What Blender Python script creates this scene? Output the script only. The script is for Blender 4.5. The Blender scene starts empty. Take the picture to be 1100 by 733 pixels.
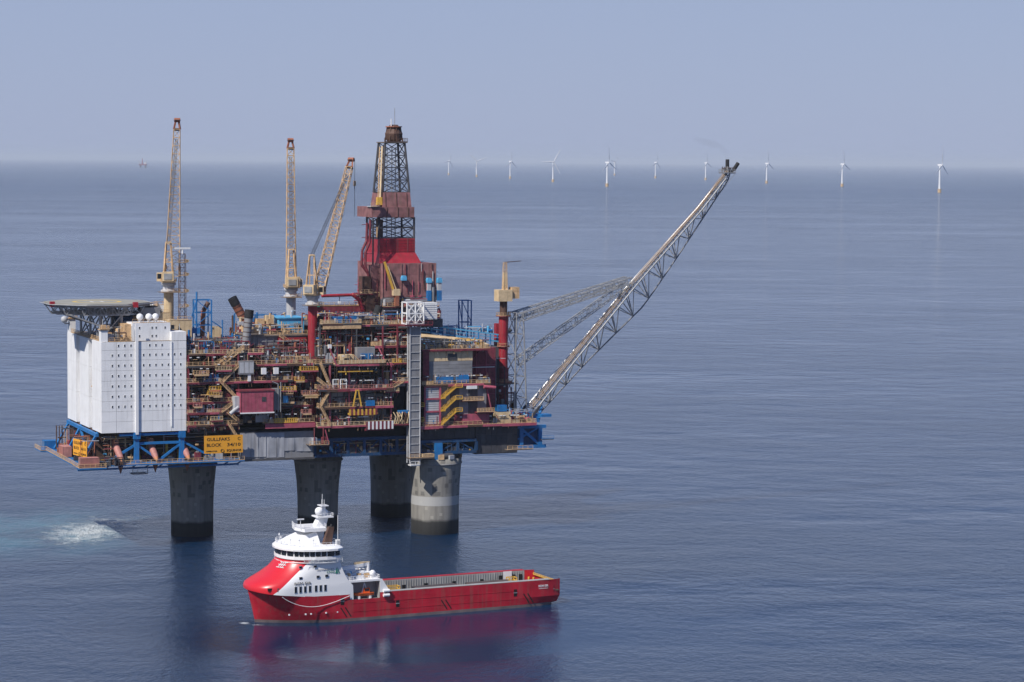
import bpy, math, random
from math import sin, cos, pi, radians, atan, sqrt
from mathutils import Vector, Matrix
C = bpy.context.scene.collection
SC = bpy.context.scene

# ------------------------------------------------------------------ camera
CAM_H = 115.0
cam = bpy.data.cameras.new('camera'); cam_o = bpy.data.objects.new('camera', cam); C.objects.link(cam_o)
cam.sensor_width = 36.0; cam.lens = 36.0 * 2700 / 1100
cam.clip_start = 1.0; cam.clip_end = 400000
cam_o.matrix_world = (Matrix.Translation((0, 0, CAM_H)) @ Matrix.Rotation(pi/2 - radians(4.101), 4, 'X')
                      @ Matrix.Rotation(radians(0.43), 4, 'Z'))
SC.camera = cam_o

# ------------------------------------------------------------------ light
SUN_AZ, SUN_EL = radians(40), radians(47)      # azimuth measured from straight behind the camera towards its left
sun_dir = Vector((-sin(SUN_AZ)*cos(SUN_EL), -cos(SUN_AZ)*cos(SUN_EL), sin(SUN_EL)))
sun = bpy.data.lights.new('sun', 'SUN'); sun.energy = 5.0; sun.angle = radians(0.6); sun.color = (1.0, 0.95, 0.88)
sun_o = bpy.data.objects.new('sun', sun); C.objects.link(sun_o)
sun_o.rotation_euler = sun_dir.to_track_quat('Z', 'Y').to_euler()
wd = bpy.data.worlds.new('World'); SC.world = wd; wd.use_nodes = True
nt = wd.node_tree; bg = nt.nodes['Background']
sky = nt.nodes.new('ShaderNodeTexSky'); sky.sky_type = 'NISHITA'; sky.sun_disc = False
sky.sun_elevation = SUN_EL; sky.sun_rotation = math.atan2(sun_dir.x, sun_dir.y)
sky.altitude = 100; sky.air_density = 1.0; sky.dust_density = 0.6; sky.ozone_density = 2.5
veil = nt.nodes.new('ShaderNodeMix'); veil.data_type = 'RGBA'     # even hazy veil over the clear sky
veil.inputs[0].default_value = 0.90
geo = nt.nodes.new('ShaderNodeTexCoord'); sep = nt.nodes.new('ShaderNodeSeparateXYZ'); nt.links.new(geo.outputs['Generated'], sep.inputs[0])
ramp = nt.nodes.new('ShaderNodeValToRGB'); nt.links.new(sep.outputs[2], ramp.inputs[0])      # hazy horizon deepening to blue overhead
ramp.color_ramp.elements[0].position = 0.0; ramp.color_ramp.elements[0].color = (2.80/6, 3.36/6, 5.05/6, 1)
ramp.color_ramp.elements[1].position = 0.42; ramp.color_ramp.elements[1].color = (.62/6, 1.32/6, 3.4/6, 1)
e_ = ramp.color_ramp.elements.new(0.10); e_.color = (2.60/6, 3.18/6, 4.9/6, 1)
gain = nt.nodes.new('ShaderNodeVectorMath'); gain.operation = 'SCALE'; gain.inputs[3].default_value = 6.0
nt.links.new(ramp.outputs[0], gain.inputs[0]); nt.links.new(gain.outputs[0], veil.inputs[7])
nt.links.new(sky.outputs[0], veil.inputs[6]); nt.links.new(veil.outputs[2], bg.inputs[0]); bg.inputs[1].default_value = 0.12
SC.view_settings.view_transform = 'Standard'; SC.view_settings.look = 'None'
SC.view_settings.exposure = 0.0; SC.view_settings.gamma = 1.0; SC.view_settings.use_curve_mapping = False
cy = SC.cycles; cy.use_denoising = True; cy.max_bounces = 6; cy.volume_bounces = 0; cy.diffuse_bounces = 3
cy.glossy_bounces = 3; cy.transparent_max_bounces = 8; cy.sample_clamp_indirect = 4.0

# ------------------------------------------------------------------ materials
MATS = {}
def nodes_of(name):
    m = bpy.data.materials.new(name); m.use_nodes = True
    return m, m.node_tree, m.node_tree.nodes['Principled BSDF']
def mat(name, col, rough=0.6, var=0.25, scale=0.6, streak=0.0, metal=0.0, rust=0.0, spec=0.4):
    """painted steel with worn, uneven paint: patchy value noise, rain streaks and rust blooms"""
    m, t, b = nodes_of(name); L = t.links.new
    tc = t.nodes.new('ShaderNodeTexCoord')
    n1 = t.nodes.new('ShaderNodeTexNoise'); n1.inputs['Scale'].default_value = scale; n1.inputs['Detail'].default_value = 5
    L(tc.outputs['Object'], n1.inputs['Vector'])
    r1 = t.nodes.new('ShaderNodeMapRange'); r1.inputs[1].default_value = .3; r1.inputs[2].default_value = .7
    r1.inputs[3].default_value = 1 - var; r1.inputs[4].default_value = 1 + var*.5
    L(n1.outputs[0], r1.inputs[0])
    mul = t.nodes.new('ShaderNodeMix'); mul.data_type = 'RGBA'; mul.blend_type = 'MULTIPLY'; mul.inputs[0].default_value = 1
    mul.inputs[6].default_value = (*col, 1); L(r1.outputs[0], mul.inputs[7]); out = mul.outputs[2]
    if streak:
        mp = t.nodes.new('ShaderNodeMapping'); mp.inputs['Scale'].default_value = (1.6, 1.6, .09); L(tc.outputs['Object'], mp.inputs[0])
        n2 = t.nodes.new('ShaderNodeTexNoise'); n2.inputs['Scale'].default_value = 1.0; n2.inputs['Detail'].default_value = 6
        L(mp.outputs[0], n2.inputs['Vector'])
        r2 = t.nodes.new('ShaderNodeMapRange'); r2.inputs[1].default_value = .5; r2.inputs[2].default_value = .75
        r2.inputs[3].default_value = 0; r2.inputs[4].default_value = streak; L(n2.outputs[0], r2.inputs[0])
        s = t.nodes.new('ShaderNodeMix'); s.data_type = 'RGBA'; s.inputs[7].default_value = (.16, .12, .09, 1)
        L(r2.outputs[0], s.inputs[0]); L(out, s.inputs[6]); out = s.outputs[2]
    if rust:
        n3 = t.nodes.new('ShaderNodeTexNoise'); n3.inputs['Scale'].default_value = scale*2.3; n3.inputs['Detail'].default_value = 8
        n3.inputs['Roughness'].default_value = .7; L(tc.outputs['Object'], n3.inputs['Vector'])
        r3 = t.nodes.new('ShaderNodeMapRange'); r3.inputs[1].default_value = .55; r3.inputs[2].default_value = .68
        r3.inputs[3].default_value = 0; r3.inputs[4].default_value = rust; L(n3.outputs[0], r3.inputs[0])
        s = t.nodes.new('ShaderNodeMix'); s.data_type = 'RGBA'; s.inputs[7].default_value = (.13, .05, .025, 1)
        L(r3.outputs[0], s.inputs[0]); L(out, s.inputs[6]); out = s.outputs[2]
    L(out, b.inputs['Base Color']); b.inputs['Roughness'].default_value = rough; b.inputs['Metallic'].default_value = metal
    b.inputs['Specular IOR Level'].default_value = spec
    MATS[name] = m
    return m
mat('clad_white', (.82, .82, .82), .5, .06, .3, streak=.22)
mat('white', (.78, .78, .77), .4, .07, .8, streak=.12)
mat('cream', (.60, .40, .22), .6, .35, .9, rust=.6)
mat('buff', (.66, .50, .30), .55, .18, .5, streak=.3, rust=.35)
mat('yellow', (.68, .40, .06), .55, .2, .9, rust=.25)
mat('orange', (.66, .27, .13), .45, .12, .6)
mat('sign_orange', (.80, .36, .03), .5, .05, .6, streak=.1)
mat('maroon', (.21, .034, .052), .62, .42, 1.0, streak=.4, rust=.6)
mat('salmon', (.46, .20, .17), .6, .2, .8, streak=.3)
mat('pink', (.40, .085, .13), .6, .30, .7, streak=.3, rust=.3)
mat('pink_clad', (.27, .122, .122), .75, .40, .5, streak=.5, rust=.15)
mat('red', (.33, .018, .032), .5, .25, .5, streak=.35, rust=.3)
mat('blue', (.014, .16, .42), .5, .22, .6, streak=.25, rust=.15)
mat('blue_dark', (.010, .055, .14), .6, .3, .5, streak=.3, rust=.25)
mat('sky_blue', (.10, .40, .66), .5, .15, .7, streak=.2)
mat('grey', (.24, .24, .25), .6, .25, .4, streak=.3)
mat('grey_pale', (.46, .47, .49), .6, .18, .4, streak=.3)
mat('grey_dark', (.085, .085, .09), .65, .35, .5, streak=.3, rust=.35)
mat('brown', (.10, .055, .04), .7, .4, .6, rust=.6)
mat('soot_shade', (.022, .022, .024), .8, .3, .8)  # sooty flue tips, and back walls blackened in place of shade
mat('rust_red', (.33, .12, .07), .7, .35, .6, rust=.5)
mat('galv', (.36, .36, .36), .45, .22, .6, metal=.35, rust=.25)
mat('alu', (.62, .63, .65), .35, .12, .5, metal=.5)
mat('steel_dark', (.06, .06, .068), .55, .3, .6, rust=.2)
mat('tarp', (.36, .37, .40), .8, .25, .25, streak=.3)
mat('rubber', (.012, .012, .013), .75, .2, 1)
mat('deck_steel', (.20, .16, .13), .7, .35, .3, rust=.5)
mat('heli_deck', (.30, .29, .25), .85, .15, .2, rust=.1)
mat('mark_yellow', (.62, .44, .12), .8, .15, .5)
mat('mark_white', (.66, .65, .62), .8, .15, .5)
mat('black', (.01, .01, .01), .5, .1, 1)
mat('hull_red', (.47, .012, .030), .48, .28, .22, streak=.42, rust=.16)
mat('whaleback_red', (.62, .020, .030), .32, .06, .2)
mat('boot_grey', (.17, .13, .13), .7, .35, .4, streak=.3)
mat('ship_white', (.80, .80, .80), .32, .04, .5, streak=.06)
mat('ship_grey', (.36, .36, .35), .6, .15, .4, streak=.25)
mat('wood', (.13, .10, .075), .85, .3, .5)
mat('rescue_orange', (.75, .12, .02), .4, .1, 1)
mat('green', (.02, .20, .13), .5, .1, 1)
mat('turbine_white', (.78, .79, .80), .4, .03, .02)
mat('turbine_yellow', (.62, .42, .20), .5, .1, .05)
def glass():
    m, t, b = nodes_of('glass'); b.inputs['Base Color'].default_value = (.012, .015, .02, 1); b.inputs['Roughness'].default_value = .06
    b.inputs['Specular IOR Level'].default_value = .6; MATS['glass'] = m
glass()

def concrete(name, band):
    """slip-formed concrete: pale repaired squares, wet weed-dark splash zone, optional painted band"""
    m, t, b = nodes_of(name); L = t.links.new
    tc = t.nodes.new('ShaderNodeTexCoord'); sp = t.nodes.new('ShaderNodeSeparateXYZ'); L(tc.outputs['Object'], sp.inputs[0])
    at = t.nodes.new('ShaderNodeMath'); at.operation = 'ARCTAN2'; L(sp.outputs[1], at.inputs[0]); L(sp.outputs[0], at.inputs[1])
    def mth(op, a, v):
        n = t.nodes.new('ShaderNodeMath'); n.operation = op; L(a, n.inputs[0])
        if isinstance(v, (int, float)): n.inputs[1].default_value = v
        else: L(v, n.inputs[1])
        return n.outputs[0]
    def mixc(f, a, c):
        n = t.nodes.new('ShaderNodeMix'); n.data_type = 'RGBA'; L(f, n.inputs[0])
        if isinstance(a, tuple): n.inputs[6].default_value = (*a, 1)
        else: L(a, n.inputs[6])
        if isinstance(c, tuple): n.inputs[7].default_value = (*c, 1)
        else: L(c, n.inputs[7])
        return n.outputs[2]
    z = sp.outputs[2]
    ca = mth('MULTIPLY', at.outputs[0], 6.2)
    def cells(sx, sz, thr, off):
        a = mth('FLOOR', mth('MULTIPLY', ca, sx), 0); c = mth('FLOOR', mth('MULTIPLY', mth('ADD', z, off), sz), 0)
        cb = t.nodes.new('ShaderNodeCombineXYZ'); L(a, cb.inputs[0]); L(c, cb.inputs[1]); cb.inputs[2].default_value = off
        w = t.nodes.new('ShaderNodeTexWhiteNoise'); w.noise_dimensions = '3D'; L(cb.outputs[0], w.inputs[0])
        return mth('GREATER_THAN', w.outputs[0], thr)
    n1 = t.nodes.new('ShaderNodeTexNoise'); n1.inputs['Scale'].default_value = .35; n1.inputs['Detail'].default_value = 8
    L(tc.outputs['Object'], n1.inputs['Vector'])
    col = mixc(n1.outputs[0], (.20, .19, .17), (.32, .305, .27))
    mp = t.nodes.new('ShaderNodeMapping'); mp.inputs['Scale'].default_value = (.9, .9, .04); L(tc.outputs['Object'], mp.inputs[0])
    n2 = t.nodes.new('ShaderNodeTexNoise'); n2.inputs['Scale'].default_value = 1; n2.inputs['Detail'].default_value = 6; L(mp.outputs[0], n2.inputs[0])
    r2 = t.nodes.new('ShaderNodeMapRange'); r2.inputs[1].default_value = .45; r2.inputs[2].default_value = .7; r2.inputs[4].default_value = .55; L(n2.outputs[0], r2.inputs[0])
    col = mixc(r2.outputs[0], col, (.12, .11, .10))
    hi = mth('GREATER_THAN', z, 11.5)
    p1 = mth('MULTIPLY', mth('MULTIPLY', cells(.55, .5, .82, 1.3), hi), .45); col = mixc(p1, col, (.30, .29, .26))
    p2 = mth('MULTIPLY', mth('MULTIPLY', cells(.95, .8, .86, 4.1), hi), .5); col = mixc(p2, col, (.055, .055, .055))
    p3 = mth('MULTIPLY', cells(1.3, 1.1, .985, 7.7), .6); col = mixc(p3, col, (.38, .36, .31))
    if band:
        up = mth('MULTIPLY', mth('GREATER_THAN', z, 9.0), mth('LESS_THAN', z, 11.8)); f = mth('MULTIPLY', up, .8); col = mixc(f, col, (.42, .42, .41))
    # splash zone, wet to about 4.5 m
    nz = mth('ADD', z, mth('MULTIPLY', n1.outputs[0], 1.2)); wet = t.nodes.new('ShaderNodeMapRange'); wet.inputs[1].default_value = 5.5; wet.inputs[2].default_value = 4.6
    wet.inputs[3].default_value = 0; wet.inputs[4].default_value = .9; L(nz, wet.inputs[0]); col = mixc(wet.outputs[0], col, (.014, .015, .015))
    L(col, b.inputs['Base Color']); b.inputs['Roughness'].default_value = .8
    MATS[name] = m
concrete('concrete', False); concrete('concrete_band', True)

# ------------------------------------------------------------------ geometry helpers
class MB:
    def __init__(s): s.v = []; s.f = []; s.m = []; s.names = []; s.smooth = []
    def mi(s, n):
        if n not in s.names: s.names.append(n)
        return s.names.index(n)
    def add(s, vs, fs, m, smooth=False):
        o = len(s.v); s.v += [tuple(p) for p in vs]; k = s.mi(m)
        for f in fs: s.f.append([i + o for i in f]); s.m.append(k); s.smooth.append(smooth)
        return s
    def box(s, x0, x1, y0, y1, z0, z1, m):
        if x0 > x1: x0, x1 = x1, x0
        if y0 > y1: y0, y1 = y1, y0
        if z0 > z1: z0, z1 = z1, z0
        return s.add([(x0,y0,z0),(x1,y0,z0),(x1,y1,z0),(x0,y1,z0),(x0,y0,z1),(x1,y0,z1),(x1,y1,z1),(x0,y1,z1)],
                     [(0,3,2,1),(4,5,6,7),(0,1,5,4),(1,2,6,5),(2,3,7,6),(3,0,4,7)], m)
    def cyl(s, p, q, r0, m, r1=None, n=10, cap=True, smooth=True):
        p = Vector(p); q = Vector(q); r1 = r0 if r1 is None else r1
        d = q - p
        if d.length < 1e-6: return s
        d.normalize(); a = d.orthogonal().normalized()
        if abs(d.z) < .999: a = d.cross(Vector((0,0,1))).normalized()
        b = d.cross(a); vs = []
        for k in range(n):
            t = 2*pi*(k + .5)/n; e = a*cos(t) + b*sin(t); vs += [p + e*r0, q + e*r1]
        s.add(vs, [(2*k, 2*((k+1) % n), 2*((k+1) % n)+1, 2*k+1) for k in range(n)], m, smooth and n > 5)
        if cap: s.add(vs, [tuple(2*k for k in range(n))[::-1], tuple(2*k+1 for k in range(n))], m)
        return s
    def bar(s, p, q, w, m): return s.cyl(p, q, w*.707, m, n=4, smooth=False)
    def path(s, pts, r, m, n=8):
        for a, b in zip(pts[:-1], pts[1:]): s.cyl(a, b, r, m, n=n)
        return s
    def lathe(s, c, prof, m, n=24, smooth=True):
        vs = []
        for r, z in prof:
            for k in range(n): vs.append((c[0] + r*cos(2*pi*k/n), c[1] + r*sin(2*pi*k/n), c[2] + z))
        fs = []
        for i in range(len(prof)-1):
            for k in range(n): fs.append((i*n+k, i*n+(k+1) % n, (i+1)*n+(k+1) % n, (i+1)*n+k))
        fs.append(tuple(range(n))[::-1]); fs.append(tuple((len(prof)-1)*n + k for k in range(n)))
        return s.add(vs, fs, m, smooth)
    def prism(s, pts, z0, z1, m):
        n = len(pts)
        return s.add([(x, y, z0) for x, y in pts] + [(x, y, z1) for x, y in pts],
                     [tuple(range(n))[::-1], tuple(range(n, 2*n))] + [(k, (k+1) % n, n+(k+1) % n, n+k) for k in range(n)], m)
    def prism_uw(s, pts, v0, v1, m):
        n = len(pts)
        return s.add([(x, v0, z) for x, z in pts] + [(x, v1, z) for x, z in pts],
                     [tuple(range(n)), tuple(range(n, 2*n))[::-1]] + [(k, n+k, n+(k+1) % n, (k+1) % n) for k in range(n)], m)
    def ball(s, c, r, m, n=12, sz=1.0):
        return s.lathe(c, [(r*max(.02, sin(pi*i/8)), -r*sz*cos(pi*i/8)) for i in range(9)], m, n)
    def mesh(s, name, off=(0,0,0)):
        me = bpy.data.meshes.new(name); ox, oy, oz = off
        me.from_pydata([(x-ox, y-oy, z-oz) for x, y, z in s.v], [], s.f)
        for n in s.names: me.materials.append(MATS[n])
        me.polygons.foreach_set('material_index', s.m); me.polygons.foreach_set('use_smooth', s.smooth); me.update()
        return me

PLAT = Matrix.Translation((-100, 771, 0)) @ Matrix.Rotation(radians(22), 4, 'Z')
SHIP = Matrix.Translation((-64.8, 618.4, 0)) @ Matrix.Rotation(radians(26), 4, 'Z')
WORLD = Matrix.Identity(4)
BASE = {}
def tag(o, label=None, cat=None, group=None, kind=None):
    for k, x in (('label', label), ('category', cat), ('group', group), ('kind', kind)):
        if x: o[k] = x
    return o
def thing(name, label, cat, base=(0,0,0), frame=PLAT, group=None):
    o = bpy.data.objects.new(name, None); C.objects.link(o); o.empty_display_size = 1
    o.matrix_world = frame @ Matrix.Translation(base); BASE[o.name] = Vector(base)
    return tag(o, label, cat, group)
def part(parent, name, mb, label=None, kind=None):
    base = BASE[parent.name]; o = bpy.data.objects.new(name, mb.mesh(name, base)); C.objects.link(o)
    o.parent = parent; BASE[o.name] = base
    return tag(o, label, kind=kind)
def piece(parent, name, me, loc, rot=(0,0,0), label=None):
    o = bpy.data.objects.new(name, me); C.objects.link(o); o.parent = parent
    o.location = Vector(loc) - BASE[parent.name]; o.rotation_euler = rot; BASE[o.name] = BASE[parent.name]
    return tag(o, label)
def single(name, mb, label, cat, base, frame=PLAT, group=None, kind=None):
    o = bpy.data.objects.new(name, mb.mesh(name, base)); C.objects.link(o)
    o.matrix_world = frame @ Matrix.Translation(base); BASE[o.name] = Vector(base)
    return tag(o, label, cat, group, kind)
def copy_tree(o, M, label=None):
    c = o.copy(); C.objects.link(c); c.matrix_world = M
    if label: c['label'] = label
    for ch in o.children:
        d = ch.copy(); C.objects.link(d); d.parent = c
        for g in ch.children:
            e = g.copy(); C.objects.link(e); e.parent = d
    return c
def text_mesh(txt, size, m, width=None, bold=0.0):
    cu = bpy.data.curves.new('lettering', 'FONT'); cu.body = txt; cu.size = size; cu.extrude = .02; cu.align_x = 'LEFT'; cu.offset = bold
    cu.resolution_u = 2
    o = bpy.data.objects.new('lettering', cu); C.objects.link(o); dg = bpy.context.evaluated_depsgraph_get(); dg.update()
    me = bpy.data.meshes.new_from_object(o.evaluated_get(dg)); bpy.data.objects.remove(o); bpy.data.curves.remove(cu)
    me.materials.clear(); me.materials.append(MATS[m])
    if width:
        xs = [v.co.x for v in me.vertices]; k = width/max(1e-3, max(xs)-min(xs)); x0 = min(xs)
        for v in me.vertices: v.co.x = (v.co.x - x0)*k
    me.name = 'lettering'
    return me
def V3(*a): return Vector(a)

def rail(mb, pts, h=1.15, sp=1.6, m='cream', kick=True, t=.10):
    for a, b in zip(pts[:-1], pts[1:]):
        a = Vector(a); b = Vector(b); L = (b-a).length; n = max(1, round(L/sp)); up = V3(0,0,1)
        mb.bar(a+up*h, b+up*h, t*1.15, m); mb.bar(a+up*h*.55, b+up*h*.55, t*.8, m)
        if kick: mb.bar(a+up*.12, b+up*.12, t*1.8, m)
        for k in range(n+1):
            p = a.lerp(b, k/n); mb.bar(p, p+up*h, t, m)
def stair(mb, a, b, w=1.0, m='cream', vdir=(0,1,0)):
    """a flight between two points of its outer string"""
    a = Vector(a); b = Vector(b); d = Vector(vdir)*w; up = V3(0,0,1); n = max(3, int(abs(b.z-a.z)/.45))
    for o in (V3(0,0,0), d):
        mb.bar(a+o, b+o, .28, m); mb.bar(a+o+up*1.05, b+o+up*1.05, .11, m); mb.bar(a+o+up*.55, b+o+up*.55, .08, m)
        for k in range(0, n+1, 2):
            p = a.lerp(b, k/n)+o; mb.bar(p, p+up*1.05, .09, m)
    for k in range(n):
        p = a.lerp(b, (k+.5)/n); q = p + d; s = .13
        mb.box(min(p.x,q.x)-s, max(p.x,q.x)+s, min(p.y,q.y)-s*.2, max(p.y,q.y)+s*.2, p.z-.03, p.z+.03, m)
def lattice(mb, p0, p1, side, w0, w1, d0, d1, n, rc, rb, m, m2=None, zig=True):
    """four-chord lattice girder from p0 to p1; side = width direction; tapering w0>w1, d0>d1"""
    p0 = Vector(p0); p1 = Vector(p1); ax = (p1-p0).normalized(); s = Vector(side); s = (s - ax*s.dot(ax)).normalized(); t = ax.cross(s); m2 = m2 or m
    def ring(k):
        f = k/n; c = p0.lerp(p1, f); w = (w0+(w1-w0)*f)/2; d = (d0+(d1-d0)*f)/2
        return [c+s*w+t*d, c-s*w+t*d, c-s*w-t*d, c+s*w-t*d]
    R = [ring(k) for k in range(n+1)]
    for i in range(4): mb.cyl(R[0][i], R[n][i], rc, m, r1=rc*.8, n=6)
    for k in range(n+1):
        for i in range(4): mb.bar(R[k][i], R[k][(i+1) % 4], rb*1.4, m2)
        if k < n:
            for i in range(4):
                j = (i+1) % 4
                if k % 2: i, j = j, i
                mb.bar(R[k][i], R[k+1][j], rb*1.4, m2)
    return R
def clutter(mb, u0, u1, v0, v1, w0, w1, n, seed, pal=('grey','grey_dark','brown','maroon','grey_pale','steel_dark','cream','galv')):
    """process equipment on one deck: skids, vessels, pipe runs, trays and risers"""
    R = random.Random(seed); H = w1-w0
    for _ in range(n):
        k = R.random(); m = R.choice(pal); u = R.uniform(u0, u1); v = R.uniform(v0, v1)
        if k < .24:
            a = R.uniform(.5, 1.6); b = R.uniform(.5, 1.4); h = R.uniform(.6, min(2.4, H*.7))
            mb.box(u-a, min(u+a, u1), v, v+b, w0+.02, w0+h, m)
            mb.box(u-a*.6, min(u+a*.3, u1), v+.1, v+b*.8, w0+h, w0+h+R.uniform(.15, .5), R.choice(pal))
        elif k < .36:
            r = R.uniform(.35, .8); h = R.uniform(1.2, H*.8); mb.cyl((u, v+r, w0+.3), (u, v+r, w0+h), r, m, n=12); mb.ball((u, v+r, w0+h), r, m, sz=.5, n=12)
        elif k < .46:
            r = R.uniform(.4, .75); l = R.uniform(1.5, 4); z = w0+r+.5; mb.cyl((u, v+r, z), (min(u+l, u1), v+r, z), r, m, n=12)
            mb.box(u+.3, u+.6, v+r*.5, v+r*1.5, w0, z, 'steel_dark')
        elif k < .66:
            r = R.uniform(.07, .22); z = R.uniform(w0+H*.45, w1-.3); l = R.uniform(3, 12); a = max(u0, u-l/2); b = min(u1, u+l/2)
            mb.cyl((a, v, z), (b, v, z), r, m, n=6); mb.cyl((b, v, z), (b, v, w0), r, m, n=6)
        elif k < .84:
            r = R.uniform(.06, .2); mb.cyl((u, v, w0), (u, v, w1), r, m, n=6)
        elif k < .93:
            l = R.uniform(2, 7); z = R.uniform(w1-.9, w1-.4); mb.box(max(u0, u-l/2), min(u1, u+l/2), v, v+.5, z, z+.12, R.choice(('galv','grey_pale')))
        else:
            a = R.uniform(.2, .5); z = R.uniform(w0+.8, w0+H*.7); mb.box(u-a, u+a, v, v+.3, z, z+R.uniform(.4, .8), R.choice(('white','cream','blue','yellow','grey_pale','sky_blue')))
# ------------------------------------------------------------------ sea
def sea():
    m, t, b = nodes_of('sea_water'); L = t.links.new
    tc = t.nodes.new('ShaderNodeTexCoord')
    def noise(scale, sc, detail, rough=.55, rot=0):
        mp = t.nodes.new('ShaderNodeMapping'); mp.inputs['Scale'].default_value = sc; mp.inputs['Rotation'].default_value = (0,0,rot)
        L(tc.outputs['Object'], mp.inputs[0])
        n = t.nodes.new('ShaderNodeTexNoise'); n.inputs['Scale'].default_value = scale; n.inputs['Detail'].default_value = detail
        n.inputs['Roughness'].default_value = rough; L(mp.outputs[0], n.inputs['Vector']); return n.outputs[0]
    def mth(op, a, v, clamp=False):
        n = t.nodes.new('ShaderNodeMath'); n.operation = op; n.use_clamp = clamp
        for i, x in enumerate((a, v)):
            if isinstance(x, (int, float)): n.inputs[i].default_value = x
            else: L(x, n.inputs[i])
        return n.outputs[0]
    def rng(a, i0, i1, o0, o1):
        n = t.nodes.new('ShaderNodeMapRange'); n.inputs[1].default_value = i0; n.inputs[2].default_value = i1
        n.inputs[3].default_value = o0; n.inputs[4].default_value = o1; L(a, n.inputs[0]); return n.outputs[0]
    def mixc(f, a, c):
        n = t.nodes.new('ShaderNodeMix'); n.data_type = 'RGBA'; L(f, n.inputs[0])
        for i, x in ((6, a), (7, c)):
            if isinstance(x, tuple): n.inputs[i].default_value = (*x, 1)
            else: L(x, n.inputs[i])
        return n.outputs[2]
    swell = noise(.05, (.8, 1, 1), 3, .5, radians(12))        # long low swell
    chop = noise(.24, (1.7, 1, 1), 6, .66, radians(-10))
    ripple = noise(1.1, (1.5, 1, 1), 3, .6, radians(20))
    slick = noise(.0035, (.30, 1, 1), 4, .6, radians(10))       # wind slicks change the ripple strength
    patch = noise(.016, (.5, 1, 1), 4, .6, radians(-6)); amp = mth('MULTIPLY', rng(slick, .35, .65, .35, 1.5), rng(patch, .33, .67, .4, 1.5))
    sp = t.nodes.new('ShaderNodeSeparateXYZ'); L(tc.outputs['Object'], sp.inputs[0])
    def blob(cx, cy, rx, ry):
        dx = mth('DIVIDE', mth('SUBTRACT', sp.outputs[0], cx), rx); dy = mth('DIVIDE', mth('SUBTRACT', sp.outputs[1], cy), ry)
        d = mth('SQRT', mth('ADD', mth('MULTIPLY', dx, dx), mth('MULTIPLY', dy, dy)), 0)
        return mth('SUBTRACT', 1.0, d, True)
    stir = rng(blob(-110, 690, 260, 330), 0, .7, 1.0, 2.5)      # water stirred up round the platform
    breeze = rng(sp.outputs[1], 1800, 7000, 1.0, 3.2)          # more wind farther out
    lee = rng(blob(-28, 598, 150, 95), 0, .70, 1.0, .06)          # slick in the lee of the ship
    amp = mth('MULTIPLY', amp, mth('MULTIPLY', mth('MULTIPLY', stir, lee), breeze))
    h = mth('ADD', mth('MULTIPLY', mth('MULTIPLY', swell, SWELL), lee), mth('MULTIPLY', amp, mth('ADD', mth('MULTIPLY', chop, CHOP), mth('MULTIPLY', ripple, RIPPLE))))
    bp = t.nodes.new('ShaderNodeBump'); bp.inputs['Strength'].default_value = 1.0; bp.inputs['Distance'].default_value = 1.0
    L(h, bp.inputs['Height'])
    # outfall: milky turquoise plume with broken foam beside the first leg
    n1 = noise(.06, (1, .6, 1), 5, .6); n2 = noise(.42, (.45, .4, 1), 7, .75, radians(12))
    plume = mth('MULTIPLY', mth('ADD', blob(-140, 768, 40, 62), blob(-180, 768, 56, 50), True), rng(n1, .3, .65, 0, 1.25), True)
    col = mixc(mth('MULTIPLY', plume, .85, True), (.002, .021, .062), (.055, .19, .25))
    core = mth('ADD', blob(-131, 769, 22, 46), mth('MULTIPLY', blob(-112, 800, 20, 12), .4), True)
    foam = rng(mth('ADD', mth('MULTIPLY', core, .46), mth('MULTIPLY', n2, 1.0)), .66, .92, 0, .9)
    core_on = rng(core, 0, .18, 0, 1); foam = mth('MULTIPLY', foam, core_on)
    wash = mth('ADD', blob(-66.0, 617.6, 2.6, 2.6), mth('MULTIPLY', blob(-62.5, 615.2, 5, 2.2), .7), True); n3 = noise(1.3, (1, 1, 1), 5, .7)   # bow wash
    foam = mth('MAXIMUM', foam, rng(mth('ADD', mth('MULTIPLY', wash, .6), mth('MULTIPLY', n3, .5)), .52, .8, 0, .8))
    col = mixc(foam, col, (.62, .66, .66))
    L(col, b.inputs['Base Color']); far = rng(sp.outputs[1], 3500, 10000, .05, .16); L(mth('MAXIMUM', rng(foam, 0, 1, .05, .6), far), b.inputs['Roughness']); b.inputs['IOR'].default_value = 1.33
    L(bp.outputs[0], b.inputs['Normal']); MATS['sea_water'] = m
SWELL, CHOP, RIPPLE = 1.6, .78, .26
sea()
mb = MB(); S_ = 150000
mb.add([(-S_,-S_,0),(S_,-S_,0),(S_,S_,0),(-S_,S_,0)], [(0,1,2,3)], 'sea_water')
single('sea', mb, 'calm blue open sea reaching the horizon', 'sea', (0,0,0), WORLD, kind='structure')

# ------------------------------------------------------------------ air
def haze():
    m = bpy.data.materials.new('haze'); m.use_nodes = True; t = m.node_tree; t.nodes.remove(t.nodes['Principled BSDF'])
    v = t.nodes.new('ShaderNodeVolumePrincipled'); v.inputs['Color'].default_value = (.82, .90, 1.0, 1)
    v.inputs['Density'].default_value = HAZE; v.inputs['Anisotropy'].default_value = 0.0
    t.links.new(v.outputs[0], t.nodes['Material Output'].inputs['Volume']); MATS['haze'] = m
    mb = MB(); mb.box(-156000, 156000, -156000, 156000, -12, 230, 'haze')
    o = single('haze', mb, 'thin pale sea haze filling the air to the horizon', 'haze', (0,0,0), WORLD, kind='stuff')
HAZE = 2.3e-5
haze()
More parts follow.
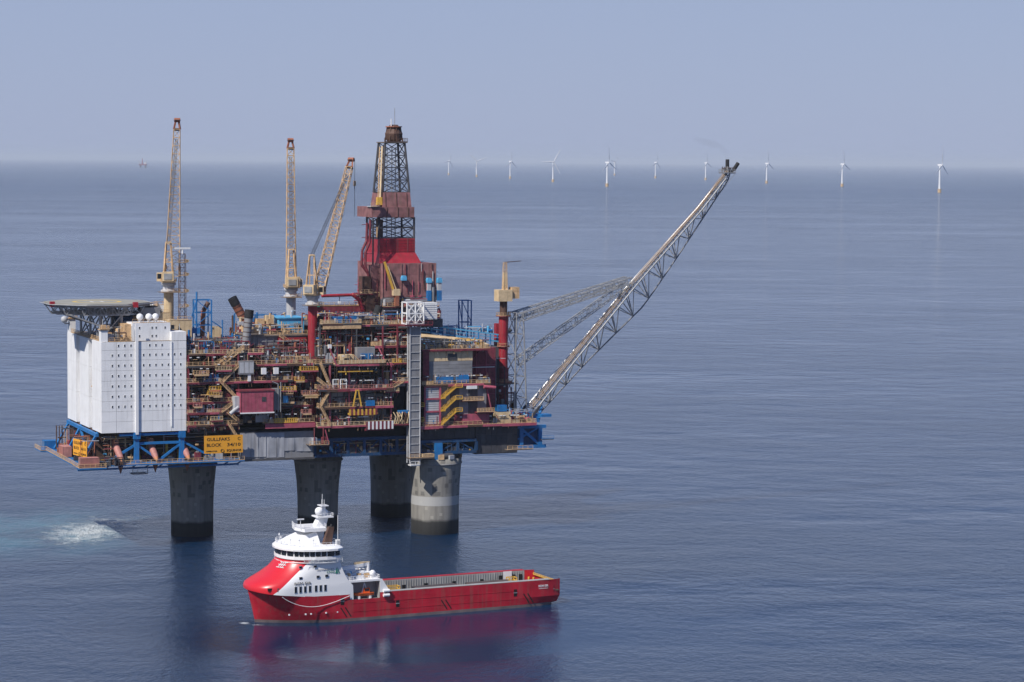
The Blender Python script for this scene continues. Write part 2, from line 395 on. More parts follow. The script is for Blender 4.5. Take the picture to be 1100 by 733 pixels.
# ------------------------------------------------------------------ concrete legs
def leg(c, rb, rt, label, band, seed):
    t = thing('concrete_leg', label, 'platform leg', (c[0], c[1], 0), group='concrete legs of the platform')
    mb = MB(); mb.lathe((c[0], c[1], 0), [(rb, -9), (rb, 6), (rb*1.01, 10), (rb+(rt-rb)*.25, 15), (rb+(rt-rb)*.7, 20), (rt, 23.4)], 'concrete_band' if band else 'concrete', 48)
    part(t, 'shaft', mb)
    mb = MB(); mb.lathe((c[0], c[1], 0), [(rt+.15, 21.6), (rt+.15, 21.9)], 'grey', 48); part(t, 'ring', mb)
    R = random.Random(seed); cap = MB()
    cap.lathe((c[0], c[1], 0), [(rt-.5, 23.4), (rt-.5, 25.2)], 'grey_dark', 40); part(t, 'cap', cap)
    for k in range(14):
        if R.random() < .15: continue
        a = 2*pi*k/14 + .1; mb = MB(); x = c[0]+cos(a)*(rt-.35); y = c[1]+sin(a)*(rt-.35)
        mb.box(-.9, .9, -.45, .45, 0, R.uniform(1.0, 1.7), R.choice(('grey','grey_pale','cream')))
        piece(t, 'bearing_block', mb.mesh('bearing_block'), (x, y, 23.4), (0,0,a+pi/2))
leg((0,-6), 6.45, 7.6, 'weathered concrete leg beside the foaming outfall, under the white block', False, 1)
leg((40,-7), 6.3, 7.7, 'patched concrete leg rising behind the mast of the red ship', False, 2)
leg((71.5,14), 6.6, 7.4, 'shaded dark concrete leg set back behind its paler neighbour', False, 3)
leg((72,-26), 7.4, 8.2, 'thick concrete leg with a pale painted band below the lift tower', True, 4)

# ------------------------------------------------------------------ accommodation block
AU0, AU1, AV0, AV1, AW0, AW1 = -33.4, -8.0, -30.0, 17.0, 34.6, 61.3
ab = thing('accommodation_block', 'tall white windowed accommodation block with grooved end wall', 'building', (-20, -6, 34.6))
mb = MB(); mb.box(AU0+2.2, AU1-.1, AV0+.25, AV1-.25, AW0, AW1-.15, 'clad_white'); part(ab, 'core_wall', mb)
mb = MB(); mb.box(AU0+.4, AU1-.1, AV0+.3, AV1-.3, AW1-.15, AW1+.1, 'deck_steel'); part(ab, 'roof', mb)
# front cladding: storey-high panels between the pilasters
secs = [(-33.4, -29.0), (-28.96, -22.95), (-22.9, -12.5), (-12.45, -8.0)]
zl = [34.6, 37.9, 40.9, 43.9, 46.9, 49.9, 52.9, 55.9, 58.9, 61.3]
for a, b in secs:
    for z0, z1 in zip(zl[:-1], zl[1:]):
        mb = MB(); mb.box(a+.02, b-.02, AV0, AV0+.25, z0+.03, z1-.03, 'clad_white'); part(ab, 'wall_panel', mb)
mb = MB(); mb.box(-12.4, -8.0, AV0+.02, AV0+6, AW1+.1, 64.0, 'clad_white'); part(ab, 'roof_upstand', mb)
# grooved end wall: three bays
for v0, v1 in ((-30, -17.6), (-12.9, -.6), (4.4, 17)):
    for z0, z1 in zip(zl[:-1:3], zl[3::3]):
        mb = MB(); mb.box(AU0, AU0+2.2, v0+(.26 if v0 == -30 else 0), v1, z0+.02, z1-.02, 'clad_white'); part(ab, 'bay_panel', mb)
for v, w, d in ((-29.7, 64.8, 2.6), (14.2, 65.4, 2.4)):
    mb = MB(); mb.box(AU0+.03, AU0+2.0, v, v+d, AW1-.2, w, 'clad_white'); part(ab, 'stair_head', mb)
    mb = MB(); mb.box(AU0-.3, AU0+2.5, v-.3, v+d+.4, w, w+.25, 'cream'); rail(mb, [(AU0-.3, v-.3, w+.2), (AU0+2.5, v-.3, w+.2), (AU0+2.5, v+d+.4, w+.2)], 1.0)
    mb.box(AU0+.3, AU0+1.6, v+.4, v+1.6, w+.25, w+1.5, 'cream'); mb.cyl((AU0+.6, v+.6, w+1.5), (AU0+.6, v+.6, w+3.2), .06, 'white', n=5); part(ab, 'stair_head_platform', mb)
for u, w0, w1, dd, ww in ((-22.93, 34.0, 66.6, .55, .42), (-12.47, 36.0, 61.2, .25, .14)):
    mb = MB(); mb.box(u-ww, u+ww, AV0-dd, AV0-.003, w0, w1, 'clad_white'); part(ab, 'pilaster', mb)
mb = MB(); mb.box(-23.7, -12.3, -28, -17, AW1+.1, 66.6, 'clad_white'); part(ab, 'penthouse', mb)
mb = MB(); mb.box(-25.6, -23.72, -26.5, -18, AW1+.1, 66.2, 'cream'); part(ab, 'plant_room', mb)
wm = MB(); wm.box(-.25, .25, -.05, .05, -.40, .40, 'clad_white'); wm.box(-.18, .18, -.06, .0, -.32, .32, 'glass'); wmesh = wm.mesh('window')
cols = [-30.2+1.86*k for k in range(12)]
for r in range(6):
    for k, u in enumerate(cols): piece(ab, 'window', wmesh, (u, AV0-.01, 57.4-3.02*r+.0))
for k in (1, 2, 3, 6, 7, 8): piece(ab, 'window', wmesh, (cols[k], AV0-.01, 60.2))
for u in (-23.1, -22.0, -18.2, -17.0, -14.3):
    piece(ab, 'window', wmesh, (u+.4, -28.01, 65.2))
    if u < -15: piece(ab, 'window', wmesh, (u+.4, -28.01, 62.8))
mb = MB(); mb.box(AU0+2.0, AU0+2.24, -15.9, -14.5, 47.6, 49.8, 'glass'); part(ab, 'end_window', mb)
mb = MB(); mb.box(AU0+.4, AU0+2.2, -16.2, -14.2, 47.0, 47.3, 'cream'); part(ab, 'window_ledge', mb)
# weather-deck edge on the roof: railings, ducts
mb = MB(); rail(mb, [(-31, -29.6, AW1+.1), (-24.2, -29.6, AW1+.1)]); rail(mb, [(-8.3, -23, AW1), (-8.3, 16, AW1)]); rail(mb, [(-32.9, -26, AW1+.1), (-32.9, 13, AW1+.1)]); rail(mb, [(-23.6, -27.8, 66.6), (-12.4, -27.8, 66.6)], t=.08); part(ab, 'railing', mb)
mb = MB(); clutter(mb, -31, -24, -29, -10, AW1+.1, AW1+4.5, 45, 11, ('grey','cream','galv','brown','grey_pale','cream')); clutter(mb, -13, -8, -24, 10, AW1+.1, 66, 30, 12, ('cream','grey_pale','cream','white','brown')); part(ab, 'roof_plant', mb, kind='stuff')
for k, (u0, u1, v0, z1, m) in enumerate(((-16, -9, -14, 68.6, 'buff'), (-12, -7.6, -6, 70.6, 'white'), (-20, -16.5, -14, 67.6, 'cream'), (-11, -8.4, -22, 66.9, 'buff'))):
    mb = MB(); mb.box(u0, u1, v0, v0+5, AW1+.1, z1, m); mb.box(u0+.4, u0+1.4, v0-.05, v0, z1-2.6, z1-1.4, 'glass'); rail(mb, [(u0, v0, z1), (u1, v0, z1)], 1.0, t=.08); part(ab, 'roof_cabin', mb)
# radomes
for u, lab in ((-20.6, 'white radome on the penthouse roof, the single one nearest the helideck'), (-17.9, 'white radome on the penthouse roof, the middle of the three'), (-15.9, 'white radome on the penthouse roof, the one nearest the radar mast')):
    t = thing('radome', lab, 'radome', (u, -24.5, 66.6), group='radomes on the penthouse roof')
    mb = MB(); mb.cyl((u,-24.5,66.6), (u,-24.5,67.3), .45, 'grey_pale', n=10); part(t, 'pedestal', mb)
    mb = MB(); mb.ball((u,-24.5,68.2), 1.02, 'ship_white', 18); part(t, 'dome', mb)
t = thing('radome', 'small grey radome bracketed high on the far corner of the white block', 'radome', (-34.6, 14.5, 64)); 
mb = MB(); mb.bar((-33.4, 14.5, 64), (-34.8, 14.5, 64), .3, 'grey'); part(t, 'bracket', mb)
mb = MB(); mb.ball((-34.8, 14.5, 65.3), 1.1, 'grey_pale', 16); part(t, 'dome', mb)

# ------------------------------------------------------------------ helideck
HC = (-29.5, -7.0); HW = 71.9; HR = 17.2
hd = thing('helideck', 'octagonal grey helideck on steel trusses above the white block', 'helideck', (HC[0], HC[1], 61.4))
def ngon(r, n=8, off=pi/8): return [(HC[0]+r*cos(off+2*pi*k/n), HC[1]+r*sin(off+2*pi*k/n)) for k in range(n)]
mb = MB(); mb.prism(ngon(HR-1.3), HW-.45, HW, 'heli_deck'); part(hd, 'landing_deck', mb)
mb = MB(); mb.prism(ngon(HR-1.25), HW-1.1, HW-.47, 'grey'); part(hd, 'edge_girder', mb)
o8 = ngon(HR); i8 = ngon(HR-1.2)
mb = MB()
for k in range(8):
    a, b, c, d = i8[k], i8[(k+1) % 8], o8[(k+1) % 8], o8[k]
    mb.add([(*a, HW-.7), (*b, HW-.7), (*c, HW-.25), (*d, HW-.25), (*a, HW-.76), (*b, HW-.76), (*c, HW-.31), (*d, HW-.31)], [(0,1,2,3), (4,7,6,5), (2,6,7,3)], 'grey')
    for j in range(9):
        f = j/8; p = (a[0]+(b[0]-a[0])*f, a[1]+(b[1]-a[1])*f, HW-.72); q = (d[0]+(c[0]-d[0])*f, d[1]+(c[1]-d[1])*f, HW-.2); mb.bar(p, q, .12, 'grey_pale')
    mb.bar((*d, HW-.25), (*c, HW-.25), .16, 'grey_pale')
part(hd, 'safety_net', mb)
def ring_mesh(r0, r1, z, m, n=48):
    mb = MB(); vs = []
    for k in range(n):
        a = 2*pi*k/n; vs += [(HC[0]+r0*cos(a), HC[1]+r0*sin(a), z), (HC[0]+r1*cos(a), HC[1]+r1*sin(a), z)]
    return mb.add(vs, [(2*k, 2*k+1, (2*k+3) % (2*n), (2*k+2) % (2*n)) for k in range(n)], m)
part(hd, 'touchdown_circle', ring_mesh(6.2, 7.4, HW+.004, 'mark_yellow'))
mb = MB(); 
for dx, dy, sx, sy in ((-1.6, 0, .35, 2.2), (1.6, 0, .35, 2.2), (0, 0, 1.25, .35)): mb.box(HC[0]+dx-sx, HC[0]+dx+sx, HC[1]+dy-sy, HC[1]+dy+sy, HW+.004, HW+.008, 'mark_white')
part(hd, 'landing_letter', mb)
mb = MB()                                    # truss grid below the deck
for k in range(-3, 4):
    y = HC[1]+k*4.4; h = sqrt(max(1, (HR-2)**2-(k*4.4)**2)); n = 8
    P = [(HC[0]-h+2*h*j/n, y, HW-1.1) for j in range(n+1)]; Q = [(HC[0]-h*.9+1.8*h*j/n, y, HW-3.3) for j in range(n+1)]
    mb.bar(Q[0], Q[-1], .38, 'galv')
    for j in range(n+1): mb.bar(P[j], Q[j], .22, 'galv')
    for j in range(n): mb.bar(P[j] if j % 2 else P[j+1], Q[j+1] if j % 2 else Q[j], .24, 'galv')
for k in range(-2, 3):
    x = HC[0]+k*5; mb.bar((x, HC[1]-12, HW-3.3), (x, HC[1]+12, HW-3.3), .34, 'galv')
part(hd, 'deck_truss', mb)
for x, y in ((-31.5, -20), (-25, -20), (-31.5, -7), (-25, -7), (-31.5, 6), (-25, 6)):
    mb = MB(); mb.bar((x, y, AW1), (x, y, HW-3.2), .55, 'galv'); part(hd, 'leg', mb)
mb = MB()
for x in (-31.5, -25):
    for y in (-20, -7): mb.bar((x, y, AW1+.3), (x, y+13, HW-3.4), .32, 'galv'); mb.bar((x, y+13, AW1+.3), (x, y, HW-3.4), .32, 'galv')
for y in (-20, -7, 6): mb.bar((-31.5, y, HW-6.5), (-40, y, HW-3.2), .4, 'galv'); mb.bar((-25, y, AW1+.2), (-17, y, HW-3.4), .38, 'galv'); mb.bar((-31.5, y, AW1), (-25, y, HW-3.4), .3, 'galv')
part(hd, 'bracing', mb)
mb = MB(); mb.box(-24.5, -17, -14, -4, AW1+.2, 67.6, 'blue_dark'); part(hd, 'under_deck_store', mb)
for x, y in ((o8[4][0]+1.2, o8[4][1]+.6), (o8[6][0]+1.6, o8[6][1]+.8)):
    mb = MB(); mb.box(x-.7, x+.7, y-.7, y+.7, HW-1.0, HW+.55, 'red'); part(hd, 'fire_monitor_box', mb)
mb = MB(); mb.box(-18, -12, -14.5, -10.5, HW-4.2, HW-1.6, 'grey'); mb.box(-16, -12, -12, -8, HW-1.6, HW-1.3, 'deck_steel'); rail(mb, [(-16,-12,HW-1.3), (-12,-12,HW-1.3), (-12,-8,HW-1.3)]); stair(mb, (-12,-12,HW-1.5), (-8.5,-12,AW1+3), 1.0, 'galv'); part(hd, 'access_stair', mb)

# ------------------------------------------------------------------ radar mast
t = thing('radar_mast', 'slim lattice radar mast with white scanner bar beside the parked crane', 'mast', (-4.0, -10, 61.3))
mb = MB(); lattice(mb, (-4.0,-10,57), (-4.0,-10,86.2), (1,0,0), 2.0, 1.7, 2.0, 1.7, 14, .11, .06, 'brown'); part(t, 'lattice', mb)
for z in (65, 70, 74.5, 79.5, 83.5):
    mb = MB(); mb.box(-5.3, -2.7, -11.3, -8.7, z, z+.12, 'deck_steel'); rail(mb, [(-5.3,-11.3,z), (-2.7,-11.3,z), (-2.7,-8.7,z)], 1.0, t=.07); mb.box(-3.2, -2.2, -11.2, -10.6, z+.2, z+.9, 'buff'); part(t, 'platform', mb)
mb = MB(); mb.cyl((-3.9,-10,86.2), (-3.9,-10,87.6), .25, 'white'); mb.box(-6.3, -1.5, -10.3, -9.7, 87.6, 88.1, 'white'); part(t, 'scanner', mb)

# ------------------------------------------------------------------ pedestal cranes
def crane(label, c, w0, wtop, r, ped_m, boom_tip, width, az, boom_foot, tip_w=1.4, cab_side=-1, n=16, box=None, hook=None, base_m='grey_pale', boom_m='cream', group='lattice-boom deck cranes'):
    """c = pedestal axis (u,v); az = slewing direction of the boom in plan; boom_foot/boom_tip absolute"""
    u, v = c; t = thing('deck_crane', label, 'crane', (u, v, w0), group=group)
    mb = MB(); mb.cyl((u,v,w0), (u,v,wtop-3.4), r, ped_m, n=20); part(t, 'pedestal', mb)
    mb = MB(); mb.lathe((u,v,0), [(r+.05, wtop-3.4), (r+.9, wtop-3.1), (r+.9, wtop-2.6), (r+.25, wtop-2.3), (r+.25, wtop-1.2), (r+.7, wtop-1.0), (r+.7, wtop-.2)], base_m, 22); part(t, 'slew_ring', mb)
    d = V3(cos(az), sin(az), 0); s = V3(-sin(az), cos(az), 0); o = V3(u, v, wtop)
    def obox(mb, a0, a1, b0, b1, z0, z1, m):
        vs = []
        for z in (z0, z1):
            for a, b in ((a0,b0),(a1,b0),(a1,b1),(a0,b1)): p = o + d*a + s*b; vs.append((p.x, p.y, wtop+z))
        return mb.add(vs, [(0,3,2,1),(4,5,6,7),(0,1,5,4),(1,2,6,5),(2,3,7,6),(3,0,4,7)], m)
    mb = MB(); obox(mb, -2.6, 2.2, -2.0, 2.0, -.2, .35, 'buff'); part(t, 'turntable', mb)
    mb = MB(); obox(mb, -3.4, -.4, -1.7, 1.7, .35, 3.1, 'buff'); obox(mb, -3.6, -3.4, -1.2, 1.2, .8, 2.6, 'galv'); part(t, 'machinery_house', mb)
    cs = cab_side; mb = MB(); obox(mb, -.2, 1.9, cs*2.0, cs*3.6, .1, 2.7, 'buff')
    cb = part(t, 'cab', mb); mb = MB(); obox(mb, 1.9, 1.96, cs*2.2, cs*3.4, .9, 2.4, 'glass'); obox(mb, .2, 1.7, cs*3.6, cs*3.66, .9, 2.4, 'glass'); obox(mb, -.26, -.2, cs*2.2, cs*3.4, .9, 2.4, 'glass'); part(cb, 'pane', mb)
    mb = MB()
    for k in (-1, 1): p = o+d*-2.2+s*1.5*k; q = o+d*-.6+s*.7*k; q.z = wtop+12.0; p2 = o+d*1.2+s*1.5*k; mb.bar(p, q, .42, boom_m); mb.bar(p2, q, .36, boom_m)
    qa = o+d*-.6; mb.bar(qa+s*.8+V3(0,0,12), qa-s*.8+V3(0,0,12), .4, boom_m); mb.bar(o+d*-1.4+s*1.1+V3(0,0,6), o+d*-1.4-s*1.1+V3(0,0,6), .3, boom_m)
    mb.box(qa.x-.8, qa.x+.8, qa.y-.8, qa.y+.8, wtop+11.7, wtop+12.1, 'buff'); part(t, 'gantry', mb)
    f = Vector(boom_foot); tip = Vector(boom_tip)
    mb = MB(); lattice(mb, f, f.lerp(tip, .94), s, width, tip_w, .9, 1.2, n, .16, .10, boom_m, 'cream'); e = f.lerp(tip, .94)
    ax = (tip-f).normalized()
    for k in (-1, 1): mb.bar(f+s*width*.5*k, f+ax*3.5+s*width*.45*k, .5, boom_m)
    bo = part(t, 'boom', mb)
    mb = MB(); mb.bar(e+s*tip_w*.5, tip+s*.4, .5, 'rust_red'); mb.bar(e-s*tip_w*.5, tip-s*.4, .5, 'rust_red'); mb.cyl(tip-s*.9, tip+s*.9, .65, 'rust_red', n=14); mb.cyl(e-s*.9, e+s*.9, .45, 'brown', n=12); mb.box(tip.x-.9, tip.x+.9, tip.y-.9, tip.y+.9, tip.z-.1, tip.z+.1, 'steel_dark'); part(bo, 'boom_head', mb)
    mb = MB(); top = qa+V3(0,0,12)
    for k in (-.5, -.2, .2, .5): mb.bar(top+s*k, f.lerp(tip, .88)+s*k*.8, .09, 'steel_dark')
    part(t, 'pendant_rope', mb)
    mb = MB(); obox(mb, -3.2, 2.4, -3.0, -2.95, .1, .2, 'deck_steel')
    for sg in (-1, 1): rail(mb, [tuple(o+d*-3.4+s*2.2*sg), tuple(o+d*2.4+s*2.2*sg)], 1.0, t=.08)
    rail(mb, [(u-r-1.2, v-r-1.2, wtop-3.1), (u+r+1.2, v-r-1.2, wtop-3.1), (u+r+1.2, v+r+1.2, wtop-3.1)], 1.0, t=.08); mb.box(u-r-1.3, u+r+1.3, v-r-1.3, v+r+1.3, wtop-3.25, wtop-3.1, 'deck_steel'); part(t, 'walkway', mb)
    if box:
        mb = MB(); mb.box(*box, 'buff'); part(t, 'counterweight', mb)
    if hook:
        mb = MB(); h0 = tip+ax*.2+V3(1.1, 0, 0); mb.bar(h0, h0-V3(0,0,hook), .09, 'steel_dark'); part(t, 'hoist_rope', mb)
        mb = MB(); z = h0.z-hook*.42; mb.box(h0.x-.35, h0.x+.35, h0.y-.25, h0.y+.25, z-.9, z+.7, 'cream'); mb.cyl((h0.x, h0.y, z-.9), (h0.x, h0.y, z-1.8), .12, 'steel_dark', n=6); part(t, 'hook_block', mb)
    return t
crane('buff crane with near upright boom standing behind the white block', (-7.2,-6), 56, 77.6, 1.5, 'buff', (-3.4,-2,126.6), 4.6, radians(72), (-5.8,-5,79.2), 1.9, cab_side=1, n=18)
crane('cream crane with upright boom and square counterweight, next to the red pedestal', (36.4,10), 56, 74.6, 1.5, 'grey_pale', (37.7,15,121.0), 3.1, radians(80), (36.6,10.5,77.5), 2.1, n=18, box=(33.9, 38.6, 7.2, 8.4, 74.4, 78.0))
crane('cream crane with leaning boom and hanging hook on a red pedestal', (31.9,-27), 36, 74.2, 1.4, 'red', (46.0,-21,115.0), 3.6, radians(50), (34.4,-26,76.0), 2.0, cab_side=-1, n=18, hook=17.5)
# ------------------------------------------------------------------ deck structure carrying everything
dk = thing('platform_deck', 'massive cladded steel deck box spanning the concrete legs', 'platform deck', (40, -6, 25))
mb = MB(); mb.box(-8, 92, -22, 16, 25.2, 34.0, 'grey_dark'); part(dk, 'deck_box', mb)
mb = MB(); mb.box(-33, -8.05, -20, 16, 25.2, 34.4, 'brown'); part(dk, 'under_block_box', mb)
# hanging pale tarpaulin sheets left of the middle
R = random.Random(5); x = 8.6
while x < 28.5:
    w = R.uniform(2.0, 3.4); z0 = R.uniform(25.6, 26.4) if x < 20 else R.uniform(27, 28); z1 = 33.2 if x < 21 else 31.5
    mb = MB(); n = 6
    vs = []
    for j in range(n+1):
        for z in (z0, (z0+z1)/2, z1): vs.append((x+w*j/n*.98, -31.2+R.uniform(-.12, .12), z))
    mb.add(vs, [(3*j+k, 3*j+3+k, 3*j+4+k, 3*j+1+k) for j in range(n) for k in (0, 1)], 'tarp', True)
    part(dk, 'weather_sheet', mb); x += w
mb = MB(); mb.box(8.4, 31, -31.0, -22, 25.2, 33.4, 'grey'); part(dk, 'void_wall', mb)
mb = MB(); mb.box(8.4, 31.2, -31.6, -31.02, 24.9, 25.5, 'grey_dark'); part(dk, 'edge_beam', mb)
# blue support beams under the middle, coloured darker to stand in for shade
def blue_bay(u0, u1, w0, w1, v, n, m='blue_dark'):
    for z in (w0, w1):
        mb = MB(); mb.box(u0, u1, v, v+1.2, z-.45, z+.45, m); part(dk, 'girder', mb)
    for k in range(n+1):
        u = u0+(u1-u0)*k/n; mb = MB(); mb.box(u-.45, u+.45, v+.05, v+1.15, w0+.46, w1-.46, m); part(dk, 'post', mb)
    mb = MB()
    for k in range(n):
        a = u0+(u1-u0)*k/n; b = u0+(u1-u0)*(k+1)/n; mb.bar((a, v+.6, w0), (b, v+.6, w1), .4, m) if k % 2 else mb.bar((b, v+.6, w0), (a, v+.6, w1), .4, m)
    part(dk, 'bracing', mb)
blue_bay(31.5, 63, 25.6, 30.4, -31.0, 6)
mb = MB(); mb.box(31.5, 64, -29.5, -22, 30.9, 34.0, 'soot_shade'); part(dk, 'void_wall', mb)
blue_bay(64.6, 83.0, 25.4, 29.0, -33.0, 3, 'blue_dark')
mb = MB(); mb.box(69.2, 71.6, -33.6, -31.5, 22.2, 28.5, 'blue'); part(dk, 'bearing_post', mb)
# dark cladding, right: upper skirt and deep right-hand box, each panel its own piece
for (a, b, z0, z1, v) in ((64.4, 82.8, 29.6, 33.4, -31.8), (83.0, 97.0, 24.6, 33.4, -32.0)):
    n = round((b-a)/1.75); h = 3 if z1-z0 > 6 else 1
    for k in range(n):
        for j in range(h):
            mb = MB(); zz0 = z0+(z1-z0)*j/h; zz1 = z0+(z1-z0)*(j+1)/h
            mb.box(a+(b-a)*k/n+.03, a+(b-a)*(k+1)/n-.03, v, v+.2, zz0+.03, zz1-.03, 'steel_dark' if (k*7+j*3) % 5 else 'grey_dark'); part(dk, 'skirt_panel', mb)
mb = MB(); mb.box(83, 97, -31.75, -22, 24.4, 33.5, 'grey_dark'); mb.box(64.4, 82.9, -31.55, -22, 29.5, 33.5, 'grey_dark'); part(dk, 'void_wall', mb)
mb = MB(); mb.add([(67.6,-32.1,29.7),(71.0,-32.1,29.7),(68.4,-32.1,32.8),(65.8,-32.1,32.8)], [(0,1,2,3)], 'grey_pale'); 
# blue end frames towards the flare boom
for z in (26.2, 32.4):
    mb = MB(); mb.box(97.05, 106.5, -32.4, -31.4, z-.5, z+.5, 'blue'); part(dk, 'girder', mb)
for u in (98.3, 104.6):
    mb = MB(); mb.box(u-.6, u+.6, -32.35, -31.45, 26.75, 31.85, 'blue'); part(dk, 'post', mb)
mb = MB(); mb.bar((98.3,-31.9,31.8), (104.6,-31.9,26.6), .8, 'blue'); mb.bar((97.2,-31.9,28.6), (104,-31.9,32), .5, 'blue'); part(dk, 'bracing', mb)
mb = MB(); mb.box(97, 105, -31.3, 10, 25.8, 32.6, 'blue_dark'); part(dk, 'end_box', mb)
mb = MB(); mb.box(92.5, 101, -35, -32.5, 25.6, 25.8, 'deck_steel'); rail(mb, [(92.5,-35,25.8),(101,-35,25.8)]); mb.box(104.6, 108.6, -33.6, -31, 28.3, 28.5, 'deck_steel'); rail(mb, [(104.6,-33.6,28.5),(108.6,-33.6,28.5)], m='blue'); mb.box(104.6, 108, -33, -30, 35.4, 36.2, 'blue'); part(dk, 'service_walkway', mb)
# pipes, cable trays in the undercroft
mb = MB(); clutter(mb, -7, 8, -30.5, -24, 25.6, 34, 40, 21); clutter(mb, 31.5, 62, -30.8, -30, 25.6, 30.6, 60, 22, ('brown','steel_dark','cream','grey_dark','maroon','blue_dark')); clutter(mb, 65, 82, -32.8, -32, 25, 29.4, 24, 23, ('grey','blue_dark','steel_dark','cream','grey_pale')); part(dk, 'pipework', mb, kind='stuff')
mb = MB(); mb.box(28.6, 34.6, -35.2, -31, 29.3, 29.5, 'deck_steel'); rail(mb, [(28.6,-35.2,29.5),(34.6,-35.2,29.5)]); 
for u in (30.1, 32.9): mb.bar((u,-34.8,29.5), (u,-34.8,34.6), .25, 'maroon')
mb.box(29.6, 31.0, -34.6, -33.6, 29.5, 31.6, 'grey_pale'); mb.box(32.6, 34, -34.6, -33.4, 29.5, 31.7, 'maroon'); mb.bar((34.6,-35.1,29.6), (33.4,-35.1,34), .25, 'pink'); part(dk, 'hanging_platform', mb)

# ------------------------------------------------------------------ blue frame and gallery below the white block
bf = thing('support_frame', 'bright blue braced steel frame carrying the white block', 'steel frame', (-20, -29, 25))
for u in (-22.9, -9.3):
    mb = MB(); mb.box(u-.7, u+.7, -29.9, -28.4, 25.6, 34.4, 'blue'); part(bf, 'post', mb)
    mb = MB(); mb.box(u-1.0, u+1.0, -30.3, -28.0, 32.6, 34.5, 'blue'); part(bf, 'post_head', mb)
for u0, u1, z in ((-28.0, -8.2, 33.9), (-22.1, -10.05, 31.2)):
    mb = MB(); mb.box(u0, u1, -29.6, -28.7, z-.35, z+.35, 'blue'); part(bf, 'beam', mb)
for a, b in (((-22.9,-29.2,31.0), (-32.0,-29.2,25.8)), ((-22.9,-29.2,31.0), (-15.6,-29.2,25.8)), ((-9.3,-29.2,31.0), (-16.4,-29.2,25.8)), ((-9.3,-29.2,31.6), (1.0,-29.2,25.8))):
    mb = MB(); mb.bar(a, b, .65, 'blue'); part(bf, 'brace', mb)
for v in (-24, -2, 14):
    mb = MB(); mb.bar((-33.2, v, 34.3), (-38.6, v-2, 25.8), .6, 'blue'); part(bf, 'brace', mb)
mb = MB(); mb.box(-34.2, -33.4, -26, 15, 33.2, 34.2, 'blue'); part(bf, 'beam', mb)
mb = MB(); mb.bar((-33.8,-25,34), (-33.8,-14,26), .6, 'blue'); mb.bar((-33.8,-2,34), (-33.8,-14,26), .6, 'blue'); mb.bar((-33.8,-2,34), (-33.8,8,26), .6, 'blue'); part(bf, 'brace', mb)
gal = thing('lower_gallery', 'blue edged walkway with cream railings running under the white block', 'walkway', (-20, -32, 25))
mb = MB(); mb.box(-40.8, 9, -33.0, -26, 25.2, 25.55, 'blue'); part(gal, 'floor_deck', mb)
mb = MB(); mb.box(-41.5, -33.5, -37.0, -33.1, 25.0, 25.4, 'blue'); mb.box(-41.4, -33.6, -25.9, 17, 25.1, 25.5, 'blue'); part(gal, 'floor_deck', mb)
mb = MB(); mb.box(-43, -36, 11, 20, 24.99, 25.4, 'blue'); rail(mb, [(-43, 20, 25.4), (-43, 11, 25.4), (-41.4, 11, 25.4)]); part(gal, 'floor_deck', mb)
mb = MB(); rail(mb, [(-33.4,-32.9,25.55), (9,-32.9,25.55)]); rail(mb, [(-41.4, 11, 25.5), (-41.4,-25.9,25.5)]); rail(mb, [(-41.4,-26,25.5), (-41.5,-36.9,25.4), (-33.5,-36.9,25.4), (-33.4,-33,25.4)]); part(gal, 'railing', mb)
mb = MB()
for u in range(-40, 9, 4): mb.bar((u,-32.6,25.2), (u,-28,23.9), .3, 'blue')
mb.box(-40.5, 8, -30, -29.4, 23.8, 24.3, 'blue'); part(gal, 'bracket', mb)
mb = MB(); clutter(mb, -32, -9, -27.5, -23, 25.6, 33.5, 80, 31, ('brown','rust_red','cream','steel_dark','grey','maroon','yellow')); clutter(mb, -39, -34, -30, 12, 25.6, 33, 60, 32, ('brown','rust_red','maroon','steel_dark','cream')); clutter(mb, -36, -28, -36, -33, 25.5, 28.5, 14, 33, ('grey_dark','steel_dark','brown')); part(gal, 'pipework', mb, kind='stuff')
mb = MB(); mb.box(-24.6, -20, -31.5, -28, 22.3, 22.5, 'deck_steel'); rail(mb, [(-24.6,-31.5,22.5), (-20,-31.5,22.5)], m='galv'); 
for u in (-24.5, -20.1): mb.bar((u,-31.4,22.4), (u,-31.4,25.3), .12, 'galv')
part(gal, 'hanging_cradle', mb)
for k, u in enumerate((-27.6, -17.2, -7.6)):
    lab = ('orange lifeboat tilted under the white block, beside the left blue brace', 'orange lifeboat tilted under the white block, between the two blue posts', 'orange lifeboat tilted under the white block, just right of the right blue post')[k]
    t = thing('lifeboat', lab.replace('left blue brace','longest blue brace').replace('just right of','past').replace('right blue post','blue post nearest the orange sign'), 'lifeboat', (u, -28, 26), group='lifeboats below the block')
    p0 = V3(u-1.4, -25, 32.5); p1 = V3(u, -31.5, 26.2); mb = MB(); prof = [(0, .4), (.12, .8), (.35, 1.0), (.7, 1.0), (.88, .75), (1, .3)]
    for (f0, r0), (f1, r1) in zip(prof[:-1], prof[1:]): mb.cyl(p0.lerp(p1, f0), p0.lerp(p1, f1), r0, 'orange' if f0 > .8 else 'salmon' if f0 > .3 else 'rust_red', r1=r1, n=14)
    part(t, 'hull', mb); q = p0.lerp(p1, .3)+V3(0,-.6,1.2); mb = MB(); mb.box(q.x-.6, q.x+.6, q.y-.7, q.y+.7, q.z-.5, q.z+.6, 'orange'); mb.box(q.x-.5, q.x+.5, q.y-.75, q.y-.7, q.z, q.z+.4, 'glass'); part(t, 'helm_turret', mb)
    mb = MB(); mb.cyl((u-.2,-30,25.2), (u-.2,-30,22.6), .9, 'rust_red', r1=.1, n=10); part(t, 'guard_cone', mb)

